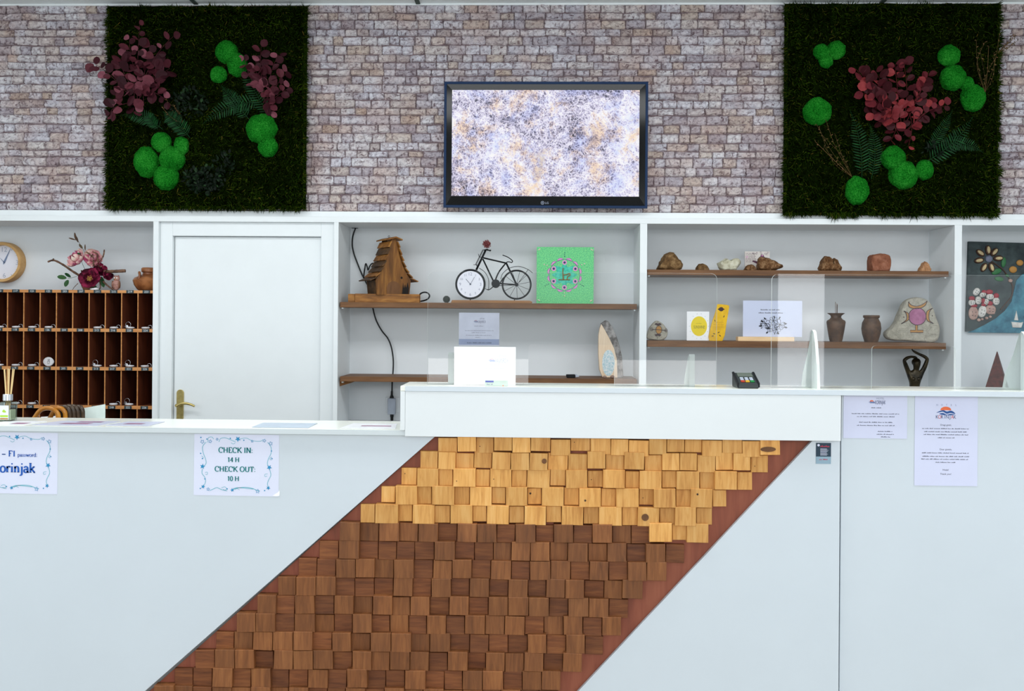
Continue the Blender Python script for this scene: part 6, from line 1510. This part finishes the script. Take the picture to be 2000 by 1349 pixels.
L = Loc(1462, 757, 0.0); k = L.k
tm = thing('card_terminal', 'dark card payment terminal with red, yellow and green keys', 'card terminal', L.place(z_high))
w_ = 22 * k; P = [(0.0, 0.0002), (0.0, 0.016), (0.085, 0.050), (0.10, 0.046), (0.10, 0.0002)]
v = [(-w_ * .92, y, z) for y, z in P] + [(w_ * .92, y, z) for y, z in P]
m = MB(); m.add(v, [tuple(range(5)), tuple(range(9, 4, -1))] + [(i, (i + 1) % 5, 5 + (i + 1) % 5, 5 + i) for i in range(5)]); m.build('terminal_body', M['plastic_dark'], tm, bevel=0.004)
for s_ in (-1, 1):
    v = [(s_ * w_ * .90 + a, y, z + .003) for a in (-.003, .004) for y, z in P[:4]]
    m = MB(); m.add(v, [(0, 1, 2, 3), (7, 6, 5, 4)] + [(i, (i + 1) % 4, 4 + (i + 1) % 4, 4 + i) for i in range(4)]); m.build('side_grip', M['black'], tm, bevel=0.002)
sl = math.atan2(.034, .085)
def on_slope(x0, x1, t0, t1, h):
    X_ = Matrix.Translation((0, 0, 0.016)) @ Matrix.Rotation(sl, 4, 'X'); return MB().box(x0, x1, t0, t1, 0.0, h, X=X_)
on_slope(-w_ * .66, w_ * .66, .052, .082, .0035).build('display', plain('terminal_display', rgb(92, 100, 92), .2), tm)
for i, (nm, c_) in enumerate((('red_key', (176, 62, 40)), ('yellow_key', (206, 160, 40)), ('green_key', (30, 130, 66)))):
    x_ = (-.42 + .42 * i) * w_; on_slope(x_ - w_ * .17, x_ + w_ * .17, .012, .022, .003).build(nm, plain(nm, rgb(*c_), .4), tm)
for r_ in range(2):
    for i in range(3):
        x_ = (-.42 + .42 * i) * w_; on_slope(x_ - w_ * .14, x_ + w_ * .14, .026 + .012 * r_, .034 + .012 * r_, .003).build('grey_key', M['plastic_grey'], tm)

# ================================================================== notices on the desk front
# ---- right: two laminated notices
n3, L3, y3 = sheet('hotel_notice', 'wide laminated notice beside the tall one on the right desk front', 'notice', 1648, 772, 1770, 856, YR - 0.0008, M['laminate_film'])
mt_, mb, mo_ = MB(), MB(), MB(); logo(mo_, mb, None, L3, 1702, 785, 6.5, y3)
x, z = L3.p(1718.5, 786); put_sans(mt_, 'KORINJAK', x, z, 0.019, y3, stretch=.40)
m = MB(); x, z = L3.p(1718.5, 778.5); put_sans(m, 'HOTEL', x, z, 0.009, y3, stretch=.95)
m.build('hotel_word', M['logo_grey'], n3, fix=False)
for grp in (((1701, 1721, 797.5),), ((1664, 1755, 809), (1674, 1746, 814.5)), ((1678, 1742, 825.5), (1674, 1746, 831.5)), ((1714, 1742, 843), (1712, 1745, 848.5), (1720, 1738, 853.5))):
    m = MB()
    for a, b, yy_ in grp: word_bars(m, L3.p(a, yy_)[0], L3.p(b, yy_)[0], L3.p(a, yy_)[1], 0.0030, y3, rt)
    m.build('paragraph', M['ink'], n3, fix=False)
mb.build('logo_waves', M['logo_blue'], n3, fix=False); mo_.build('logo_sun', M['logo_orange'], n3, fix=False); mt_.build('logo_lettering', M['logo_navy'], n3, fix=False)
n4, L4, y4 = sheet('hotel_notice', 'tall laminated notice with large orange and blue logo on the right desk front', 'notice', 1787, 776, 1907, 948.5, YR - 0.0008, M['laminate_film'])
mt_, mb, mo_ = MB(), MB(), MB(); logo(mo_, mb, None, L4, 1846, 804, 18, y4)
m = MB()
for i, c_ in enumerate('HOTEL'): x, z = L4.p(1829.5 + 9 * i, 792.5); put_sans(m, c_, x, z, 0.0090, y4)
m.build('hotel_word', plain('grey_blue_ink', rgb(140, 148, 184), .6), n4, fix=False)
mr = MB()
for i, c_ in enumerate('KORINJAK'): x, z = L4.p(1829.5 + 4.85 * i, 815.5); put_sans(mr if i in (1, 6) else mt_, c_, x, z, 0.0165, y4, stretch=.86)
mr.build('logo_letters_red', plain('coral_ink', rgb(214, 84, 84), .6), n4, fix=False)
for grp, bars in (((('Dragi gosti,', 831),), ((1801, 1892, 839), (1805, 1886, 845), (1804, 1889, 850.5), (1831, 1863, 856.5))), ((('Dear guests,', 878),), ((1801, 1890, 886), (1802, 1891, 892.5), (1800, 1891, 898), (1827, 1865, 904))), ((('Hvala!', 917.5), ('Thank you!', 925.5)), ())):
    m = MB()
    for tx, yy_ in grp: x, z = L4.p(1846.5, yy_); put_sans(m, tx, x, z, 0.0082, y4)
    for a, b, yy_ in bars: word_bars(m, L4.p(a, yy_)[0], L4.p(b, yy_)[0], L4.p(a, yy_)[1], 0.0032, y4, rt)
    m.build('paragraph', M['ink'], n4, fix=False)
mb.build('logo_waves', M['logo_blue'], n4, fix=False); mo_.build('logo_sun', M['logo_orange'], n4, fix=False); mt_.build('logo_lettering', M['logo_navy'], n4, fix=False)
# ---- dark sticker
M['sticker'] = plain('dark_teal_sticker', rgb(22, 52, 72), .4); M['sticker_low'] = plain('grey_blue_sticker', rgb(146, 174, 192), .4); M['sticker_red'] = plain('crimson_print', rgb(186, 48, 76), .5)
n5, L5, y5 = sheet('sticker', 'small dark blue sticker with red heading at the panel corner under the ledge', 'sticker', 1593.5, 865, 1622.5, 905.5, -0.0002, M['sticker'])
m = MB(); q0, q1 = L5.p(1593.5, 905.5), L5.p(1622.5, 891.5); m.flat([(q0[0], q0[1]), (q1[0], q0[1]), (q1[0], q1[1]), (q0[0], q1[1])], y5 + .0002); m.build('pale_lower_field', M['sticker_low'], n5, fix=False)
m = MB(); word_bars(m, L5.p(1602, 873)[0], L5.p(1620, 873)[0], L5.p(1602, 873)[1], .0058, y5, rt); word_bars(m, L5.p(1600, 897)[0], L5.p(1616, 897)[0], L5.p(1600, 898)[1], .0038, y5 - .0002, rt); m.build('red_print', M['sticker_red'], n5, fix=False)
m = MB(); m.flat(circle(*L5.p(1598.5, 869.5), .0042, 16), y5)
for i in range(6): q = L5.p(1602, 877.0 + 2.4 * i); m.flat([(q[0], q[1]), (q[0] + rt.uniform(12, 17) * L5.k, q[1]), (q[0] + 12 * L5.k, q[1] + .0015), (q[0], q[1] + .0015)], y5)
m.build('white_print', M['paper'], n5, fix=False)

# ---- left: two notices with a starry border
ZB = 0.3
def bordered(name, label, dx, dy, lines):
    """dx, dy shift the border of the check-in notice (zoomed photo units)"""
    f0 = lambda u, v_: ((u + dx) * ZB, 800 + (v_ + dy) * ZB)
    a, b = f0(1256, 157), f0(1818, 560)
    r_, L, y = sheet(name, label, 'notice', a[0], a[1], b[0], b[1], -0.0002, M['paper'], rot=math.radians(0.25))
    g = lambda u, v_: L.p(*f0(u, v_)); k_ = L.k * ZB
    sw, st_ = MB(), MB()
    big = [(1545, 187, 20), (1313, 370, 19), (1755, 370, 19), (1318, 503, 15), (1750, 505, 15), (1512, 522, 14)]
    small = [(1362, 205, 12), (1310, 208, 14), (1408, 190, 9), (1720, 195, 12), (1762, 213, 14), (1352, 519, 11), (1680, 527, 15), (1640, 200, 8)]
    for u, v_, r in big: st_.flat(star(*g(u, v_), r * k_, .42, 5 if r > 14 else 5, PI / 2 + u), y - .0003); 
    for u, v_, r in small: st_.ribbon(star(*g(u, v_), r * k_, .48, 5, PI / 2 + u), 3.2 * k_, y - .0003, closed=True)
    for u, v_ in ((1585, 194), (1300, 180), (1726, 522), (1300, 285), (1312, 318), (1768, 262), (1495, 183), (1340, 190), (1300, 515), (1478, 515), (1330, 452), (1772, 312)): st_.flat(circle(*g(u, v_), 4.5 * k_, 9), y - .0003)
    for pts, wd in (([(1420, 208), (1430, 186), (1460, 180), (1495, 192), (1530, 206)], 3.4), ([(1560, 186), (1600, 180), (1640, 196), (1690, 200), (1710, 190)], 3.0), ([(1345, 212), (1350, 182), (1372, 176), (1385, 190)], 3.0), ([(1500, 212), (1515, 220), (1528, 212)], 2.6),
                    ([(1335, 210), (1312, 240), (1316, 280), (1332, 320), (1336, 350), (1318, 372)], 3.6), ([(1312, 385), (1310, 415), (1328, 440), (1334, 470), (1322, 498)], 3.6), ([(1330, 410), (1346, 408), (1344, 424), (1332, 420)], 2.6), ([(1305, 300), (1318, 312), (1308, 322)], 2.6),
                    ([(1742, 205), (1764, 235), (1766, 275), (1748, 315), (1742, 345), (1752, 368)], 3.6), ([(1758, 385), (1766, 420), (1750, 455), (1744, 480), (1752, 500)], 3.6), ([(1745, 412), (1726, 416), (1728, 430), (1742, 426)], 2.6), ([(1770, 300), (1758, 314), (1770, 322)], 2.6),
                    ([(1362, 528), (1385, 518), (1410, 508), (1440, 520), (1478, 528)], 3.8), ([(1440, 510), (1460, 502), (1474, 512), (1464, 524), (1452, 518)], 2.8), ([(1505, 525), (1540, 510), (1590, 503), (1640, 508), (1690, 528)], 4.2), ([(1515, 514), (1545, 506), (1590, 508), (1650, 514)], 3.4), ([(1560, 520), (1540, 512), (1530, 520)], 2.4)):
        sw.ribbon(smoothline([g(*q) for q in pts], 6), wd * k_, y - .0002)
    sw.build('swirl_border', M['ink_swirl'], r_, fix=False); st_.build('star_border', M['ink_deco'], r_, fix=False)
    for tx, u, v_, h, ink, wgt, sx in lines:
        m = MB(); x, z = g(u, v_); put_serif(m, tx, x, z, h * k_, y - .0004, weight=wgt, st_x=sx); m.build('lettering', M[ink], r_, fix=False)
    return r_
bordered('check_in_notice', 'white notice with starry border reading CHECK IN 14 H, CHECK OUT 10 H', 0, 0,
         [('CHECK IN:', 1532, 277, 34, 'ink_teal', .21, 1.10), ('14 H', 1518, 338, 30, 'ink_teal', .21, 1.12), ('CHECK OUT:', 1530, 401, 33, 'ink_teal', .21, 1.12), ('10 H', 1518, 462, 30, 'ink_teal', .21, 1.12)])
bordered('password_notice', 'white notice with starry border giving the wireless password, at the left edge', -1437, -15,
         [('WI - FI', 11 + 1437, 300 + 15, 38, 'ink_blue', .20, 1.14), ('password:', 179 + 1437, 300 + 15, 25, 'ink_blue', .16, 1.07), ('Korinjak', 85 + 1437, 405 + 15, 64, 'ink_blue', .20, 1.04)])
# tape on the check-in notice
L = Loc(538, 965, -0.0012); tp = thing('sticky_tape', 'scrap of clear tape on the lower right corner of the check-in notice', 'tape', L.place()); k = L.k
m = MB(); m.prism([(-6 * k, -3 * k), (2 * k, -4 * k), (8 * k, -3 * k), (8.5 * k, 3 * k), (8 * k, 8 * k), (5 * k, 4 * k), (0, 1 * k)], -.0003, 0); m.build('tape_piece', M['paper_white'], tp)

# ================================================================== things on the low worktop
def leaflet(label, quad, mt, marks=None):
    P = [at_z(px, py, z_low + .0008) for px, py in quad]; c = sum(P, Vector()) / len(P)
    r_ = thing('leaflet', label, 'leaflet', (c.x, c.y, z_low + .0003), group='leaflets on the low worktop')
    n = len(P); v = [(p.x - c.x, p.y - c.y, 0) for p in P] + [(p.x - c.x, p.y - c.y, 0.0012) for p in P]
    m = MB(); m.add(v, [tuple(range(n)), tuple(range(n, 2 * n))] + [(i, (i + 1) % n, n + (i + 1) % n, n + i) for i in range(n)]); m.build('sheet', mt, r_)
    if marks:
        m = MB(); A, B, C_, D = [Vector((p.x - c.x, p.y - c.y, 0.0016)) for p in P]
        for u0, u1, w0, w1 in marks:
            f = lambda u, w_: tuple(A.lerp(B, u).lerp(D.lerp(C_, u), w_)); m.add([f(u0, w0), f(u1, w0), f(u1, w1), f(u0, w1)], [(0, 1, 2, 3)])
        m.build('picture', plain('leaflet_picture', rgb(150, 104, 132), .4, .3, 30), r_, fix=False)
M['leaf_white'] = plain('leaflet_white', rgb(236, 238, 242), .3); M['leaf_lilac'] = plain('leaflet_lilac', rgb(196, 200, 220), .3); M['leaf_grey'] = plain('leaflet_grey', rgb(176, 190, 206), .3)
leaflet('white leaflet beside the reed diffuser at the left edge', [(-40, 829.0), (45, 829.8), (92, 822.5), (20, 821.5)], M['leaf_white'], [(.55, .9, .2, .5)])
leaflet('lilac leaflet with a red picture in front of the curved handles', [(62, 829.5), (190, 831.0), (236, 822.5), (120, 821.8)], M['leaf_lilac'], [(.3, .75, .25, .5), (.4, .8, .65, .85)])
leaflet('lilac leaflet beside the foot of the white upright', [(206, 830.5), (290, 831.5), (322, 823.5), (250, 823)], M['leaf_lilac'], [(.25, .7, .3, .55)])
leaflet('grey-blue leaflet on the worktop above the check-in notice', [(492, 834.0), (602, 835.2), (620, 826.5), (514, 825.5)], M['leaf_grey'])
leaflet('pale leaflet lying against the raised ledge', [(664, 836.0), (772, 837.0), (776, 827.5), (690, 826.5)], M['leaf_white'], [(.3, .9, .4, .55)])

# ---- reed diffuser
L = Loc(15, 825, 0.13); k = L.k
rd = thing('reed_diffuser', 'small glass reed diffuser with silver cap at the left edge of the worktop', 'reed diffuser', L.place(z_low + 0.0017))
M['bottle_glass'] = two('pale_glass', rgb(206, 216, 206), rgb(220, 226, 216), 10, 0.1)
def glassy(nm, tint):
    t = NT(nm); tr = t.n('ShaderNodeBsdfTransparent', Color=tint); gl = t.n('ShaderNodeBsdfGlossy', Roughness=0.03); fr = t.n('ShaderNodeFresnel', IOR=1.5); mx = t.n('ShaderNodeMixShader')
    t.l(fr.outputs[0], mx.inputs[0]); t.l(tr.outputs[0], mx.inputs[1]); t.l(gl.outputs[0], mx.inputs[2]); t.l(mx.outputs[0], t.out.inputs[0]); return t.m
M['glass'] = glassy('bottle_glass', (.80, .86, .82, 1))
m = MB(); m.box(-12.5 * k, 12.5 * k, -12 * k, 12 * k, 0, 37 * k); m.box(-6.5 * k, 6.5 * k, -6 * k, 6 * k, 37.2 * k, 40 * k); m.build('bottle', M['glass'], rd, bevel=0.004)
m = MB(); m.box(-11 * k, 11 * k, -10.5 * k, 10.5 * k, 1.5 * k, 22 * k); m.build('oil', plain('diffuser_oil', rgb(212, 220, 190), .2), rd, bevel=0.003)
m = MB(); m.box(-9 * k, 9 * k, -12.6 * k, -12.2 * k, 3 * k, 31 * k); lb = m.build('bottle_label', M['paper'], rd)
m = MB(); m.flat([(-8 * k, 8 * k), (8 * k, 8 * k), (8 * k, 12 * k), (-8 * k, 12 * k)], -12.8 * k); m.flat(smoothline([(-4 * k, 19 * k), (-1 * k, 23 * k), (3 * k, 20 * k), (4 * k, 18 * k), (0, 17 * k)], 4, True), -12.8 * k); m.build('green_print', plain('lime_print', rgb(168, 206, 60), .5), lb, fix=False)
m = MB(); m.flat([(-8 * k, 3.6 * k), (8 * k, 3.6 * k), (8 * k, 6.4 * k), (-8 * k, 6.4 * k)], -12.8 * k); m.build('gold_print', M['ochre'], lb, fix=False)
m = MB(); m.lathe([(7.5 * k, 40.2 * k), (9 * k, 40.2 * k), (9 * k, 52 * k), (8.4 * k, 52.6 * k), (0, 52.6 * k)], 28); m.build('cap', M['steel'], rd, smooth='auto')
M['reed'] = plain('natural_reed', rgb(226, 196, 142), .6, .08)
for dx, dy in ((-9, 2), (-5, -3), (-1, 2), (4, -2), (8, 3), (13, -1)):
    m = MB(); m.tube([(dx * .22 * k, dy * .2 * k, 20 * k), (dx * k, dy * k, (101 + (dx % 3)) * k)], 0.0017, 6); m.build('reed', M['reed'], rd)

# ---- row of curved handles hanging behind the low worktop
M['amber'] = two('amber_varnish', rgb(150, 92, 22), rgb(196, 134, 44), 10, 0.18); M['dark_horn'] = two('dark_brown_varnish', rgb(52, 40, 30), rgb(86, 64, 44), 10, 0.18)
YH = 0.36
z_staff = 0.985
MB().box(xl, xbox0 + 0.19, 0.262, 0.78, z_staff - 0.02, z_staff).build('staff_worktop', M['white'], desk, bevel=0.001)
def base_py(px, Y):
    py = 860.0
    for _ in range(6): py += (at(px, py, Y).z - z_staff) / K(Y)
    return py
spec = [(64, 118, 807, 794, 'amber', 'long amber curved handle, leftmost of the row behind the worktop'), (96, 131, 806, 794, 'amber', 'second amber curved handle in the row behind the worktop'),
        (112, 139, 808, 792, 'dark_horn', 'dark brown curved handle next to the amber ones'), (120, 147, 808, 791, 'dark_horn', 'dark brown curved handle in the middle of the dark ones'), (128, 155, 808, 791, 'dark_horn', 'dark brown curved handle, second from the right of the row'), (138, 165, 808, 792, 'dark_horn', 'dark brown curved handle beside the white folder')]
for i, (xa_, xb_, ya_, yt_, mt, lab) in enumerate(spec):
    Y = YH + 0.012 * i; b0, b1 = base_py(xa_ - 14, Y) - 2.2, base_py(xb_, Y) - 2.2; L = Loc((xa_ + xb_) / 2, (b0 + b1) / 2, Y); hd_ = thing('curved_handle', lab, 'handle', L.place(), group='curved handles behind the low worktop'); k = L.k
    w_ = xb_ - xa_; pts = [(xa_ - 14, b0), (xa_ - 12, ya_ + 28), (xa_ + w_ * .04, ya_ + 8), (xa_ + w_ * .28, yt_ + 5), (xa_ + w_ * .58, yt_ + 1.5), (xa_ + w_ * .82, yt_ + 7), (xb_ - 3.5, ya_ + 5), (xb_ - 3.5, 845), (xb_ - 4, b1)]
    pp = smoothline(L.V(pts, 0), 6); n = len(pp); m = MB(); m.tube(pp, [(3.6 + 1.0 * math.sin(PI * j / (n - 1))) * k for j in range(n)], 12); m.build('handle_body', M[mt], hd_, smooth=True)
pyf = base_py(182, 0.50); L = Loc(182, pyf, 0.50); k = L.k
fo = thing('white_folder', 'white cardboard folder standing behind the low worktop beside the curved handles', 'folder', L.place(z_staff + 0.0005))
m = MB(); m.prism(L.P([(150, pyf - 2), (158, 797), (205, 788), (205, pyf - 2)]), 0, 0.004); m.build('rear_leaf', plain('folder_card', rgb(214, 226, 220), .5), fo)
m = MB(); m.prism(L.P([(88, pyf - 2), (90, 812), (118, 810), (118, pyf - 2)]), -.05, -.046); m.build('front_leaf', M['paper_white'], fo)
m = MB(); a = L.p(60, pyf); b = L.p(205, pyf); m.box(a[0], b[0], -.05, .004, 0, 2 * k); m.build('base_tray', M['paper_white'], fo)
